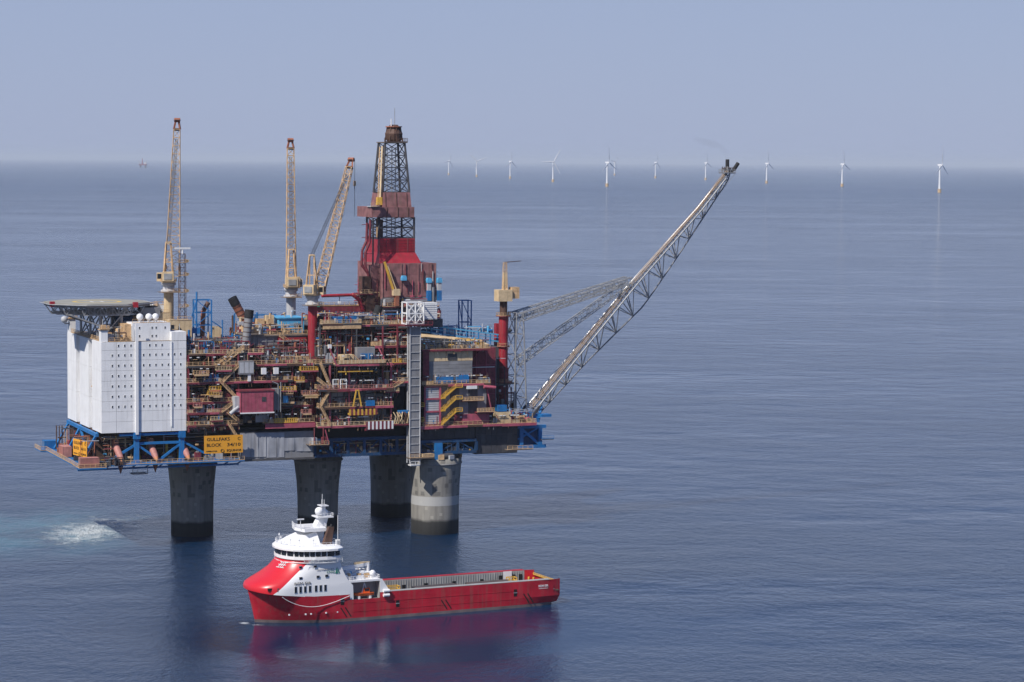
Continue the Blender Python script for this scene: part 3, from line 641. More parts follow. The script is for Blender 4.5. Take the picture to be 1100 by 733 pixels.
# ------------------------------------------------------------------ name boards
def board(name, label, base, rz, w, h, lines):
    M = PLAT @ Matrix.Translation(base) @ Matrix.Rotation(rz, 4, 'Z')
    t = bpy.data.objects.new(name, None); C.objects.link(t); t.matrix_world = M; BASE[t.name] = Vector((0,0,0)); tag(t, label, 'sign', group='orange name boards')
    mb = MB(); mb.box(0, w, 0, .15, 0, h, 'sign_orange'); part(t, 'panel', mb)
    for x in (.8, w-1.1):
        mb = MB(); mb.box(x, x+.3, .16, .5, -1.2, h-.2, 'steel_dark'); part(t, 'bracket', mb)
    for txt, x, z, s, wid in lines: piece(t, 'lettering', text_mesh(txt, s, 'black', wid, .015), (x, -.02, z), (pi/2, 0, 0))
    mb = MB(); x, z, r = w*.47, h*.135, h*.09
    for k in range(12):
        a = 2*pi*k/12; b = 2*pi*(k+1)/12
        if k == 2: continue
        mb.bar((x+r*cos(a), -.03, z+r*sin(a)), (x+r*cos(b), -.03, z+r*sin(b)), .13, 'black')
    part(t, 'emblem', mb)
    return t
bl = [('GULLFAKS', .8, 3.75, 1.35, 7.0), ('C', 10.2, 3.75, 1.35, .85), ('BLOCK', .8, 2.05, 1.35, 4.4), ('34/10', 7.0, 2.05, 1.35, 4.1), ('EQUINOR', 6.9, .45, .95, 4.5), ('OPERATOR', .6, .5, .5, 3.4)]
board('name_board', 'orange board lettered GULLFAKS C facing the supply ship', (-3.5, -33.4, 27.9), 0, 11.8, 5.3, bl)
board('name_board', 'orange name board turned to the end wall beside pink containers', (-39.8, -20.5, 27.6), -pi/2+.22, 9.4, 4.8, [(a, b*.79, c*.9, d*.88, e*.79) for a, b, c, d, e in bl])

# ------------------------------------------------------------------ containers
def container(label, p, l, w, h, m, rz=0, group='containers set about the platform'):
    M = PLAT @ Matrix.Translation(p) @ Matrix.Rotation(rz, 4, 'Z')
    t = bpy.data.objects.new('shipping_container', None); C.objects.link(t); t.matrix_world = M; BASE[t.name] = Vector((0,0,0)); tag(t, label, 'container', group=group)
    mb = MB(); mb.box(.06, l-.06, .06, w-.06, .1, h-.06, m); n = int(l/.35)
    for k in range(n):
        x = .2+(l-.4)*k/n; mb.box(x, x+.16, 0.0, w, .2, h-.15, m)
    part(t, 'body', mb)
    mb = MB()
    for x in (0, l-.18):
        for y in (-.02, w-.16): mb.box(x, x+.18, y, y+.18, 0, h, m)
    for z in (0, h-.18): mb.box(0, l, -.02, .1, z, z+.18, m); mb.box(0, l, w-.1, w+.02, z, z+.18, m)
    part(t, 'frame', mb); mb = MB()
    for y in (.3, w*.45, w*.55, w-.3): mb.bar((-.04, y, .2), (-.04, y, h-.2), .06, 'galv')
    part(t, 'lock_rod', mb)
container('ribbed pink container on the outer corner of the lower walkway', (-41.2,-36.7,25.5), 5.6, 2.5, 2.9, 'salmon', 0)
container('ribbed pink container behind the sideways name board', (-40.6,-4,25.6), 6, 2.6, 3.2, 'salmon', -pi/2)
container('small blue container at the far end of the lower walkway', (-41.5,13,25.5), 4.6, 3.6, 2.6, 'blue', 0)

# ------------------------------------------------------------------ module builder
LV_SEED = [0]
def dressing(mb, u0, u1, vf, w, h, seed):
    """what hangs along the front of a deck: hangers, small pipes, lamps, junction boxes, hoses, life-buoy cases"""
    R = random.Random(seed); u = u0+.3
    while u < u1-.3:
        k = R.random(); v = vf+R.uniform(.2, 1.6)
        if k < .40: mb.cyl((u,v,w), (u,v,w+h), R.uniform(.05, .14), R.choice(('brown','grey','cream','maroon','galv','grey_dark','steel_dark')), n=6)
        elif k < .52: mb.box(u, u+R.uniform(.3,.9), v, v+.3, w+.2, w+R.uniform(.8,1.8), R.choice(('grey_pale','white','cream','blue','grey','red','brown','buff')))
        elif k < .62: l = R.uniform(1.5, 5); z = w+h-R.uniform(.3, 1.2); mb.cyl((u,v,z), (min(u+l,u1),v,z), R.uniform(.06,.16), R.choice(('galv','grey','brown','cream','maroon')), n=6)
        elif k < .72: z = w+h-.5; mb.box(u, u+.7, vf+.1, vf+.4, z-.12, z+.12, 'white')
        elif k < .82 and u < u1-3.5: l = R.uniform(1.5, 3.2)*R.choice((-1,1)); mb.bar((u+abs(l)*(l<0),v,w+.1), (u+abs(l)*(l>0),v,w+h-.2), R.uniform(.12,.22), R.choice(('maroon','brown','grey_dark','cream')))
        elif k < .92: mb.bar((u,vf-.05,w-.4), (u,vf-.05,w-.4-R.uniform(.5,1.6)), .12, R.choice(('brown','cream','galv')))
        u += R.uniform(.2, .65)
def floor_level(t, u0, u1, vf, w, vb=-14, edge='maroon', railing=True, floor=True, th=.35, rm='cream', ends=True):
    LV_SEED[0] += 1; R = random.Random(LV_SEED[0])
    mb = MB(); mb.box(u0, u1, vf, vb, w-th, w, 'deck_steel'); u = u0-.02
    while u < u1:
        e = min(u1+.02, u+R.uniform(2, 7)); m = edge if R.random() < .62 else R.choice(('maroon','brown','pink','brown','steel_dark'))
        mb.box(u, e-.02, vf-.12-R.uniform(0,.05), vf-.01, w-th-R.uniform(.1,.4), w+.06, m); u = e
    part(t, 'floor_deck', mb)
    if railing:
        mb = MB(); pts = [(u0+.05, vf+.05, w), (u1-.05, vf+.05, w)]
        if ends: pts = [(u0+.05, vf+2.5, w)] + pts + [(u1-.05, vf+2.5, w)]
        rm = R.choice(('cream','cream','cream','buff','salmon')) if rm == 'cream' else rm; rail(mb, pts, m=rm)
        u = u0
        while u < u1-2:                     # stretches of sheeted railing
            l = min(R.uniform(1, 4.5), u1-u)
            if R.random() < .25:
                for k in range(int(l/.42)): mb.box(u+k*.42, u+k*.42+.26, vf-.02, vf+.02, w+.1, w+1.0, R.choice(('cream','buff','cream')))
            u += l
        part(t, 'railing', mb)
    mb = MB(); dressing(mb, u0+.4, u1-.4, vf+.2, w, 3.0, 900+LV_SEED[0]); part(t, 'front_piping', mb, kind='stuff')
def columns(t, us, v, w0, w1, m='maroon', s=.5):
    for u in us:
        mb = MB(); mb.box(u-s/2, u+s/2, v, v+s, w0, w1, m); part(t, 'column', mb)
def wall(t, u0, u1, v, w0, w1, pw, mats, seed, name='wall_panel'):
    R = random.Random(seed); n = max(1, round((u1-u0)/pw))
    for k in range(n):
        mb = MB(); mb.box(u0+(u1-u0)*k/n+.04, u0+(u1-u0)*(k+1)/n-.04, v+R.uniform(0, .15), v+.4, w0, w1, R.choice(mats)); part(t, name, mb)
BAY_SHADE = ('grey_dark','brown','steel_dark','soot_shade','maroon')  # back-wall colours, darkened to paint in the deep shade of the bays
PAL = ('grey','grey_dark','brown','maroon','grey_pale','steel_dark','cream','galv','brown','grey','rust_red','maroon','steel_dark','grey_dark')

# utility module, between the white block and the red crane pedestal
um = thing('utility_module', 'open rust red process decks between the white block and red pedestal', 'process module', (12, -28, 34))
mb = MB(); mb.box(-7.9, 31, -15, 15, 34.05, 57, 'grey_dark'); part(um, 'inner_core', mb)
for w, u0, u1, vf in ((36.2, -7.9, 9, -31), (39.8, -7.9, 9, -31), (43.0, -7.9, 8, -30.6), (48.9, -7.9, 24.5, -31), (53.8, -7.9, 31, -31), (57.2, -7.9, 16, -29.5), (36.2, 15.5, 31, -32.2), (41.2, 19, 31, -30.5), (48.8, 25, 31, -31)):
    floor_level(um, u0, u1, vf, w)
mb = MB()
for k, (w0, w1) in enumerate(((34.2,35.8),(36.2,39.4),(39.8,42.6),(43,48.5),(48.9,53.4))):
    clutter(mb, -7.5, 8, -29.5, -23, w0, w1, 90, 100+k, PAL)
clutter(mb, 9, 30, -29.5, -23, 36.2, 41, 110, 110, PAL); clutter(mb, 18, 30, -29, -23, 41.2, 48.4, 110, 111, PAL); clutter(mb, 9, 30, -29.5, -23, 48.9, 53.4, 130, 112, PAL)
part(um, 'pipework', mb, kind='stuff')
for k, (u0, u1, w0, w1) in enumerate(((-7.8, 8, 34.1, 38), (-7.8, 8, 40, 42.6), (-7.8, 8, 43.1, 48.5), (-7.8, 31, 49, 53.4), (8, 31, 36.3, 40.8), (8, 31, 41.3, 48.4))):
    wall(um, u0, u1, -22, w0, w1, 3.2, BAY_SHADE, 200+k)
columns(um, (-7.4, 0, 7.8), -30.4, 34.1, 57, 'maroon', .45); columns(um, (17.9, 24.6, 30.6), -30.3, 36.3, 53.4, 'maroon', .4); columns(um, (6.3,), -29.0, 34, 57, 'grey', .9)
mb = MB()
for a, b in (((8,-31.3,36.3),(4,-31.3,39.8)), ((2.5,-31.3,39.8),(7,-31.3,43.0)), ((7.5,-31.3,43.1),(2,-31.3,48.9)), ((3,-31.3,48.9),(8,-31.3,53.8)), ((1.0,-30.2,53.8),(6.4,-30.2,57.4)), ((8.2,-31.3,30.5),(4.4,-31.3,36.2))): stair(mb, a, b, 1.1, 'cream')
part(um, 'stair', mb)
mb = MB(); mb.box(7.3, 17.6, -34.4, -29.5, 39.7, 46.1, 'pink'); mb.box(7.0, 17.9, -34.6, -29.3, 46.1, 46.5, 'maroon'); mb.box(7.2, 17.7, -34.5, -34.4, 39.5, 39.9, 'white')
for u in (7.4, 17.3): mb.box(u, u+.2, -34.47, -34.4, 39.9, 46.1, 'maroon')
for k in range(1, 9): mb.box(7.3+k*1.14, 7.33+k*1.14, -34.43, -34.4, 40, 46, 'maroon')
hb = part(um, 'pink_cabin', mb, 'pink boxed cabin jutting from the decks'); mb = MB(); mb.box(13.9, 15.2, -34.46, -34.38, 43.0, 44.4, 'steel_dark'); part(hb, 'vent', mb)
mb = MB(); mb.box(5.8, 7.25, -33.5, -30, 40.0, 44.6, 'grey_pale'); mb.cyl((7,-33.2,41.5), (4.5,-33.2,39.5), .6, 'grey_pale', n=10); part(um, 'duct', mb); mb = MB(); mb.box(17.9, 20.0, -33, -30, 40.2, 46.6, 'grey'); part(um, 'duct', mb)
mb = MB(); 
for a, b in (((19.2,-33.4,39.6),(19.2,-33.4,48)), ((20,-33.4,39.6),(20,-33.4,48.6)), ((19.2,-33.4,48),(17.4,-33.4,48.8))): mb.cyl(a, b, .16, 'galv', n=8)
part(um, 'riser', mb)
mb = MB(); mb.box(21.2, 22.8, -32, -31, 42.2, 45, 'sky_blue'); part(um, 'blue_tank', mb)
mb = MB(); mb.box(7.6, 12.2, -31.8, -29.2, 51.0, 55.0, 'grey'); 
for k in range(3): mb.box(7.8+k*1.5, 9.1+k*1.5, -31.86, -31.8, 51.4, 54.6, 'grey_pale')
part(um, 'louvre_box', mb)
for u in (14.6, 18.4):
    mb = MB(); mb.box(u, u+1.4, -31.9, -31, 50.9, 52.8, 'white'); part(um, 'white_cabinet', mb)
mb = MB(); mb.box(10.4, 11.3, -31.6, -31.1, 48.9, 51.2, 'white'); part(um, 'door', mb)
mb = MB(); mb.box(-3.0, 2.2, -30.4, -28.6, 48.95, 50.2, 'blue'); mb.box(-1.2, 1.8, -30.2, -28.8, 50.2, 51.2, 'blue'); part(um, 'blue_skid', mb)
for u in (-4.9, -1.8):
    mb = MB(); mb.box(u, u+2.4, -30.2, -28.8, 39.85, 42.0, 'grey_pale'); mb.box(u+.3, u+1.2, -30.25, -30.2, 40.4, 41.5, 'glass'); part(um, 'switch_cabinet', mb)
mb = MB(); rail(mb, [(18.5,-32.25,36.25), (25.5,-32.25,36.25)], 1.25, .6, 'yellow', t=.18); mb.box(15.5, 31.2, -32.5, -32.3, 34.6, 35.9, 'pink'); part(um, 'laydown_barrier', mb)
# upper storey behind: roofs, red blocks, blue lifting frames
mb = MB(); mb.box(-7.9, 4, -22, 6, 57.2, 59.4, 'blue_dark'); part(um, 'upper_house', mb)
wall(um, 12.5, 31, -24.0, 54.2, 61.8, 3.2, ('grey','grey_dark','grey','pink'), 230)
mb = MB(); mb.box(12.5, 31, -23.5, -4, 54, 61.7, 'grey'); part(um, 'upper_house', mb)
mb = MB(); mb.box(12.2, 31.2, -24.8, -4, 61.8, 62.2, 'deck_steel'); rail(mb, [(12.3,-24.7,62.2), (31,-24.7,62.2)]); part(um, 'floor_deck', mb)
mb = MB(); mb.box(21.9, 30.6, -24.9, -24.05, 55.6, 61.2, 'red'); part(um, 'red_panel', mb)
mb = MB(); mb.box(13.6, 19.6, -25.2, -24.05, 54.4, 58.6, 'pink'); part(um, 'pink_panel', mb)
floor_level(um, 12, 31, -28, 54.6, -24); floor_level(um, 21, 31, -27, 57.4, -24)
mb = MB(); clutter(mb, 12.5, 30, -27.6, -25.2, 54.6, 61, 80, 131, PAL); clutter(mb, -7, 12, -28, -10, 57.2, 61.5, 150, 132, PAL+('blue','maroon')); clutter(mb, 13, 30, -23, -6, 62.2, 65.5, 120, 133, ('blue','cream','grey_pale','maroon','grey','buff','galv')); part(um, 'pipework', mb, kind='stuff')
mb = MB(); stair(mb, (22,-25.6,61.8), (28,-25.6,57.4), 1.0); part(um, 'stair', mb); mb = MB(); stair(mb, (9.6,-30.2,58.6), (3.2,-30.2,54), 1.0); part(um, 'stair', mb)
mb = MB(); mb.box(24, 32, -18, -8, 62.2, 66.6, 'sky_blue'); mb.box(23.6, 32.4, -18.4, -7.6, 66.6, 66.9, 'sky_blue'); mb.box(26, 27.2, -18.05, -18, 62.4, 64.8, 'grey_pale'); mb.box(29, 31, -18.06, -18, 63.4, 64.9, 'glass'); part(um, 'sky_blue_house', mb)
for u, m, z in ((20.4, 'buff', 67.6), (17.4, 'cream', 66.5), (14.4, 'blue', 64.4)):
    mb = MB(); mb.box(u, u+2.4, -17, -14, 62.2, z, m); part(um, 'equipment_box', mb)
mb = MB()
for a, b in (((13,-15,62.3),(18,-15,67.6)), ((15,-15,67.6),(24,-15,67.6)), ((18,-15,62.3),(18,-15,68.4)), ((22.4,-15,67.6),(22.4,-15,68.4)), ((15,-15,67.4),(15,-15,68.3))): mb.bar(a, b, .45, 'blue')
part(um, 'lifting_frame', mb)

R = random.Random(55); mb = MB()                      # forest of vents, risers and davits along the utility roof
for k in range(70):
    u = R.uniform(-7, 31); v = R.uniform(-22, -6); z0 = 57.2 if u < 12 else 62.2; h = R.uniform(2, 6.5); m = R.choice(('maroon','brown','grey','blue','cream','grey_pale','steel_dark','rust_red','buff'))
    mb.cyl((u,v,z0), (u,v,z0+h), R.uniform(.1,.45), m, n=8)
    if R.random() < .4: mb.cyl((u,v,z0+h), (u+R.uniform(-2.5,2.5),v,z0+h+R.uniform(-.3,.6)), R.uniform(.1,.25), m, n=6)
    if R.random() < .25: mb.box(u-.8, u+.8, v-.6, v+.6, z0+h*.5, z0+h*.5+R.uniform(.6,1.6), R.choice(('cream','blue','grey_pale','maroon','buff')))
part(um, 'roof_vents', mb, kind='stuff')
# blue lifting tower behind the white block
def lift_frame(label, base, w, d, h, m, n, tops=True):
    u, v, z = base; t = thing('lifting_frame', label, 'steel frame', base)
    for a in (0, w):
        for b in (0, d):
            mb = MB(); mb.box(u+a-.17, u+a+.17, v+b-.17, v+b+.17, z, z+h, m); part(t, 'post', mb)
    mb = MB()
    for k in range(1, n+1):
        zz = z+h*k/n-.1
        for p, q in (((0,0),(w,0)), ((w,0),(w,d)), ((w,d),(0,d)), ((0,d),(0,0))): mb.bar((u+p[0],v+p[1],zz), (u+q[0],v+q[1],zz), .24, m)
        z0 = z+h*(k-1)/n; mb.bar((u,v,z0), (u+w,v,zz), .2, m) if k % 2 else mb.bar((u+w,v,z0), (u,v,zz), .2, m); mb.bar((u,v,z0), (u,v+d,zz), .2, m)
    part(t, 'bracing', mb); return t
t = lift_frame('tall blue steel tower wrapped round a rust pipe, next to the radar mast', (-.6,-14,57.2), 4.6, 4, 15.2, 'blue', 4)
mb = MB(); mb.bar((-.6,-14,72.4), (-.6,-14,74.8), .4, 'blue'); mb.bar((-.6,-14,72), (-3,-14,64.5), .4, 'blue'); mb.box(-3.9, .2, -15, -13, 62.2, 63.9, 'blue'); part(t, 'hoist', mb)
mb = MB(); mb.cyl((1.5,-12,57.2), (2.0,-12,69), .75, 'rust_red', n=12); mb.cyl((2,-12,69), (3.6,-12,71.5), .7, 'brown', n=12); mb.bar((4,-14,66), (7.6,-14,63.6), .3, 'blue'); mb.bar((7.4,-14,57.4), (7.4,-14,66.2), .3, 'blue'); part(t, 'pipe', mb)
for u in (.4, 5.6):
    lift_frame('low blue steel frame on the utility deck, beside the %s' % ('white block' if u < 3 else 'exhaust stacks'), (u,-22,55.0), 2.1, 2, 5.2, 'blue', 2)
mb = MB(); mb.box(-7, -2.6, -16, -11, 57.2, 66.4, 'buff'); mb.box(-6.8, -6, -16.2, -16, 60, 64, 'brown'); 
t = thing('equipment_house', 'buff equipment housings tucked behind the white block', 'machinery house', (-5,-14,57.2)); part(t, 'housing', mb); mb = MB(); mb.box(5, 7.4, -14, -11, 57.2, 64.2, 'buff'); part(t, 'housing', mb)
mb = MB(); rail(mb, [(-7,-16,66.4), (-2.6,-16,66.4)]); part(t, 'railing', mb)

# ------------------------------------------------------------------ exhaust stacks
def stack(label, pts, r, m, top=None):
    t = thing('exhaust_stack', label, 'exhaust stack', pts[0], group='exhaust stacks'); mb = MB()
    for a, b in zip(pts[:-1], pts[1:]): mb.cyl(a, b, r, m, n=18)
    for p in pts[1:-1]: mb.ball(p, r*1.0, m, 14)
    part(t, 'duct', mb); a = Vector(pts[-2]); b = Vector(pts[-1]); d = (b-a).normalized()
    mb = MB(); mb.cyl(b-d*2.0, b+d*.5, r*1.08, 'soot_shade', n=18, cap=False); mb.cyl(b+d*.2, b+d*.25, r*1.05, 'black', n=18); part(t, 'tip', mb)
    mb = MB(); L = (b-a).length; k = 1.0
    while k < L-2.2: mb.cyl(a+d*k, a+d*(k+.18), r*1.07, 'brown', n=18); k += 1.4
    part(t, 'band', mb); mb = MB()
    for s in (-1, 1): mb.bar(Vector(pts[0])+V3(s*(r+.5), 0, 0), Vector(pts[0])+V3(s*(r+.5), 0, 6), .18, 'galv')
    part(t, 'support', mb)
stack('rust brown exhaust stack leaning back over the utility deck', [(17.0,-10,56), (17.0,-10,63.0), (11.8,-10,72.2)], 1.35, 'rust_red')
stack('dark sooty exhaust stack standing nearly upright beside the rust brown one', [(10.9,-26,54), (11.2,-26,58), (12.4,-26,69.4)], 1.25, 'grey')
stack('slim black exhaust stack slanting up in front of the derrick base', [(49.7,-26,58.5), (53.4,-26,70.0)], 1.15, 'grey_dark')
mb = MB()
# ------------------------------------------------------------------ drilling module, between red pedestal and lift tower
dm = thing('drilling_module', 'stacked open decks with jutting cream railings below the derrick', 'process module', (46, -30, 34))
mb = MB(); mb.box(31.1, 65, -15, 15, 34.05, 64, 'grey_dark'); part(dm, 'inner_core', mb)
for w, u0, u1, vf, e in ((34.9, 31.4, 62.5, -34, 'pink'), (40.6, 31.9, 55.4, -34, 'maroon'), (46.0, 31.6, 55.2, -34.6, 'maroon'), (53.6, 36.6, 52.7, -35.5, 'pink'), (47.8, 55.4, 62.4, -33.5, 'maroon'), (53.4, 53, 62.4, -32, 'maroon'), (58.6, 50.5, 62.4, -31, 'maroon'), (53.8, 31.2, 36.4, -33, 'maroon'), (65.6, 33.8, 46.2, -31, 'maroon'), (65.0, 46.4, 64, -30, 'maroon')):
    floor_level(dm, u0, u1, vf, w, edge=e)
mb = MB()
for k, (u0, u1, w0, w1, n) in enumerate(((32, 58, 34.9, 40.2, 80), (32, 55, 40.6, 45.6, 90), (32, 55, 46, 53.2, 150), (53, 62, 48, 53, 80), (51, 62, 53.5, 58.2, 70), (32, 50, 54, 64.5, 200), (51, 62, 58.6, 64.5, 90), (32, 37, 36, 46, 60))):
    clutter(mb, u0, u1, -30.5, -26, w0, w1, n, 300+k, PAL)
part(dm, 'pipework', mb, kind='stuff')
for k, (u0, u1, w0, w1, ms) in enumerate(((38, 54.6, 35, 40.2, ('grey','grey_dark','grey')), (37.5, 55, 40.7, 45.6, ('grey','grey_pale','grey')), (32, 55, 46.1, 53.2, BAY_SHADE), (32, 62, 53.7, 64.4, BAY_SHADE), (55, 62, 35, 53, ('soot_shade','steel_dark')))):
    wall(dm, u0, u1, -25.5 if k > 1 else -29.5, w0, w1, 3.4, ms, 330+k)
columns(dm, (35.5, 41.6, 55.0), -33.2, 35, 53.2, 'pink', .5); columns(dm, (52.8, 57.5, 62.0), -31.6, 48, 64.6, 'maroon', .4); columns(dm, (33, 44.6), -31, 53.8, 65.2, 'grey_dark', .35)
mb = MB()
for a, b in (((35.6,-34.3,46.0),(32.2,-34.3,53.8)), ((32.4,-34.3,41),(35.4,-34.3,46)), ((35.4,-34.3,35),(32.2,-34.3,40.6)), ((55.2,-34.3,46.0),(58.6,-34.3,47.8)), ((31.4,-34.3,48.8),(34.6,-34.3,46.2))):
    mb = MB(); stair(mb, a, b, 1.1, 'cream'); part(dm, 'stair', mb)
# solid-looking kick panels on the laydown decks
def barrier(t, u0, u1, vf, w, m1, m2, h=1.3, base=0.0):
    n = int((u1-u0)/.62)
    for k in range(n):
        mb = MB(); a = u0+(u1-u0)*k/n; mb.box(a+.02, a+(u1-u0)/n-.02, vf-.18, vf-.04, w-base, w+h, m1 if k % 2 else m2); part(t, 'barrier_slat', mb)
barrier(dm, 41.2, 50.2, -34.1, 38.6, 'maroon', 'yellow', 1.2, .6); barrier(dm, 46.4, 55.2, -34.6, 34.6, 'white', 'maroon', 1.4, 1.0); barrier(dm, 37.4, 52.3, -35.6, 53.9, 'cream', 'buff', 1.0, .1)
mb = MB(); mb.box(41, 50.4, -34.2, -33.6, 38.2, 38.7, 'yellow'); mb.box(46.2, 55.4, -34.6, -34, 33.2, 33.8, 'maroon'); part(dm, 'laydown_edge', mb)
# yellow A-frame davit
mb = MB()
for s in (-1, 1): mb.bar((43.6+s*1.3,-34.8,40.7), (43.6+s*.35,-34.8,45.6), .35, 'yellow')
mb.bar((43.0,-34.8,45.6), (44.2,-34.8,45.6), .4, 'yellow'); mb.bar((43.0,-34.8,43), (44.4,-34.8,43), .2, 'yellow'); part(dm, 'davit', mb, 'yellow A-frame davit on the middle deck')
mb = MB(); mb.box(46.6, 49.4, -34.2, -32.8, 40.7, 42.3, 'blue'); part(dm, 'blue_crate', mb)
mb = MB(); mb.box(38.4, 42.6, -34.5, -31.8, 53.7, 56.4, 'buff'); mb.box(39.6, 41, -34.56, -34.5, 54, 55.4, 'glass'); part(dm, 'cabin', mb)
mb = MB(); mb.box(44, 49.6, -33.5, -31, 53.7, 58.4, 'grey'); mb.box(45, 48.8, -33.9, -33.5, 54, 56.6, 'blue'); part(dm, 'cabin', mb)
mb = MB(); mb.box(37.5, 48.5, -35.0, -34.7, 51.2, 51.5, 'yellow'); mb.bar((40,-34.8,51.2), (40,-34.8,50.4), .3, 'yellow'); part(dm, 'monorail', mb)
mb = MB(); mb.bar((52.4,-35.4,53.8), (50.6,-34,58.4), .35, 'pink'); part(dm, 'brace', mb); mb = MB(); mb.bar((36.7,-35.4,53.6), (34.6,-35.4,58.6), .35, 'pink'); mb.box(34.4, 35.4, -35, -34.2, 58.4, 59.6, 'white'); part(dm, 'brace', mb)
for k, u in enumerate((36.2, 38.6)):
    mb = MB()
    for a, b in (((u,-34,46.1),(u,-34,49.0)), ((u+1.8,-34,46.1),(u+1.8,-34,49.0)), ((u,-34,49),(u+1.8,-34,49)), ((u,-34,47.6),(u+1.8,-34,47.6))): mb.bar(a, b, .22, 'white')
    part(dm, 'white_rack', mb)
mb = MB(); R = random.Random(9)
for k in range(11):
    u = 55.6+k*.6; z = 36+R.uniform(-.4, .4); pts = [(u+R.uniform(-.3,.3), -34.6, 35+R.uniform(0,.5)), (u+R.uniform(-.5,.5), -35, z+1.2), (u+R.uniform(-.4,.4), -34.6, 38.6)]; mb.path(pts, .16, R.choice(('cream','brown','buff')), 6)
mb.box(55.4, 62.6, -34.9, -32.5, 34.6, 34.9, 'maroon'); mb.box(57, 61, -34.6, -33, 38.2, 39.0, 'blue'); part(dm, 'hose_rack', mb)
# small service platforms hung between the main levels, and sheeted bays
R = random.Random(404)
for k in range(26):
    u = R.uniform(-6.5, 58); own = um if u < 28 else dm; l = R.uniform(2.2, 5.5); w = R.uniform(37.5, 62 if u > 32 else 55.5); vf = (-31.6 if u < 31 else -33.4)-R.uniform(0, .9)
    if 5 < u < 19 and 37 < w < 49: continue
    if 36 < u+l and u < 53 and 50 < w < 57: continue
    mb = MB(); mb.box(u, u+l, vf, vf+2.6, w-.2, w, 'deck_steel'); mb.box(u, u+l, vf-.08, vf, w-.45, w+.05, R.choice(('maroon','brown','pink','cream'))); rail(mb, [(u,vf+2,w), (u,vf,w), (u+l,vf,w), (u+l,vf+2,w)], m=R.choice(('cream','cream','buff','salmon','yellow')), sp=.8)
    for a in (u+.2, u+l-.2): mb.bar((a,vf+.2,w), (a,vf+2.4,w-2.2), .18, R.choice(('maroon','brown')))
    dressing(mb, u+.3, u+l-.2, vf+.4, w, 2.2, 1200+k); part(own, 'service_platform', mb)
for k in range(16):
    u = R.uniform(-7, 58); own = um if u < 28 else dm; l = R.uniform(1.6, 4.2); w = R.choice((36.4, 40.0, 43.2, 49.1)) if u < 28 else R.choice((35.1, 40.8, 46.2, 54.0)); v = (-29.8 if u < 31 else -32.4)
    if 5 < u < 19 and 37 < w < 47: continue
    mb = MB(); n = max(2, int(l/.5))
    for j in range(n): mb.box(u+l*j/n, u+l*(j+1)/n-.04, v-.04*(j % 2), v+.1, w, w+R.uniform(2.0, 2.9), ('grey','grey_pale','tarp','maroon','grey_dark')[k % 5])
    mb.bar((u-.05,v+.05,w), (u-.05,v+.05,w+3), .16, 'brown'); mb.box(u-.1, u+l, v+.12, v+.2, w, w+.25, 'brown'); mb.box(u-.1, u+l, v+.1, v+.2, w+1.0, w+1.2, 'brown'); part(own, 'sheeted_bay', mb)
# piperack roof: containers, red jib, blue crates
mb = MB(); clutter(mb, 35, 54, -29.5, -12, 65.7, 68.5, 160, 350, ('blue','maroon','grey_pale','cream','brown','pink','buff')); part(dm, 'roof_plant', mb, kind='stuff')
for u, m in ((37.0, 'blue'), (41.4, 'blue'), (35.2, 'red')):
    mb = MB(); mb.box(u, u+(3.6 if m == 'blue' else 1.6), -29.8, -27.6, 65.7, 67.6, m); part(dm, 'stowage_bin', mb)
mb = MB(); mb.box(34, 46, -31.1, -30.6, 64.0, 65.5, 'cream'); part(dm, 'deck_fascia', mb)
mb = MB(); mb.box(37, 53.5, -12, -6, 65.7, 69.6, 'maroon')
for k in range(14): mb.cyl((37,-11.6+k*.4,69.7), (53,-11.6+k*.4,69.7), .18, 'brown', n=6)
rail(mb, [(37,-12,69.8), (53.5,-12,69.8)]); part(dm, 'pipe_deck', mb)
mb = MB(); mb.box(36.2, 38.6, -13, -11, 69.6, 71.0, 'green'); part(dm, 'green_bin', mb)
t = thing('knuckle_crane', 'red knuckle boom crane arching over the pipe deck', 'crane', (51.5,-16,65.7))
mb = MB(); mb.cyl((51.8,-16,65.6), (51.6,-16,68.8), .75, 'red', n=12); part(t, 'column', mb)
mb = MB(); 
for a, b, r in (((51.6,-16,68.6),(50.4,-16,71.8),.62), ((50.4,-16,71.8),(48.4,-16,73.4),.62), ((48.4,-16,73.4),(38.6,-16,73.2),.5)): mb.cyl(a, b, r, 'red', n=8); mb.ball(b, r*1.05, 'red', 8)
part(t, 'jib', mb); mb = MB(); mb.cyl((44,-16,72.9), (44,-16,71.5), .12, 'steel_dark', n=6); mb.box(43.6, 44.4, -16.3, -15.7, 70.8, 71.5, 'white'); part(t, 'hook_block', mb)

# ------------------------------------------------------------------ derrick
de = thing('drilling_derrick', 'tall drilling derrick with red windwalls rising from a pink house', 'derrick', (66, -8, 64))
de.matrix_world = PLAT @ Matrix.Translation((66-2.8, -8, 64))      # the derrick stands skidded towards the pipe deck
U0, U1 = 56.2, 77.8; DV0, DV1 = -18, 6
for k in range(8):
    for j in range(3):
        a = 60.0+(U1-60.0)*k/8; z = 72.6+j*3.5; mb = MB(); mb.box(a+.03, a+(U1-60.0)/8-.03, DV0, DV0+.3, z+.03, z+3.47, 'pink_clad'); part(de, 'cladding_panel', mb)
mb = MB(); mb.box(60.0, U1-.05, DV0+.3, DV1, 64, 83.0, 'pink_clad'); part(de, 'substructure', mb)
mb = MB(); mb.box(57.6, 59.98, -15, -5, 68, 82.4, 'pink_clad'); part(de, 'side_house', mb)
mb = MB(); mb.box(60.0, U1-.1, DV0+.02, DV0+.3, 64, 72.5, 'grey'); part(de, 'lower_wall', mb)
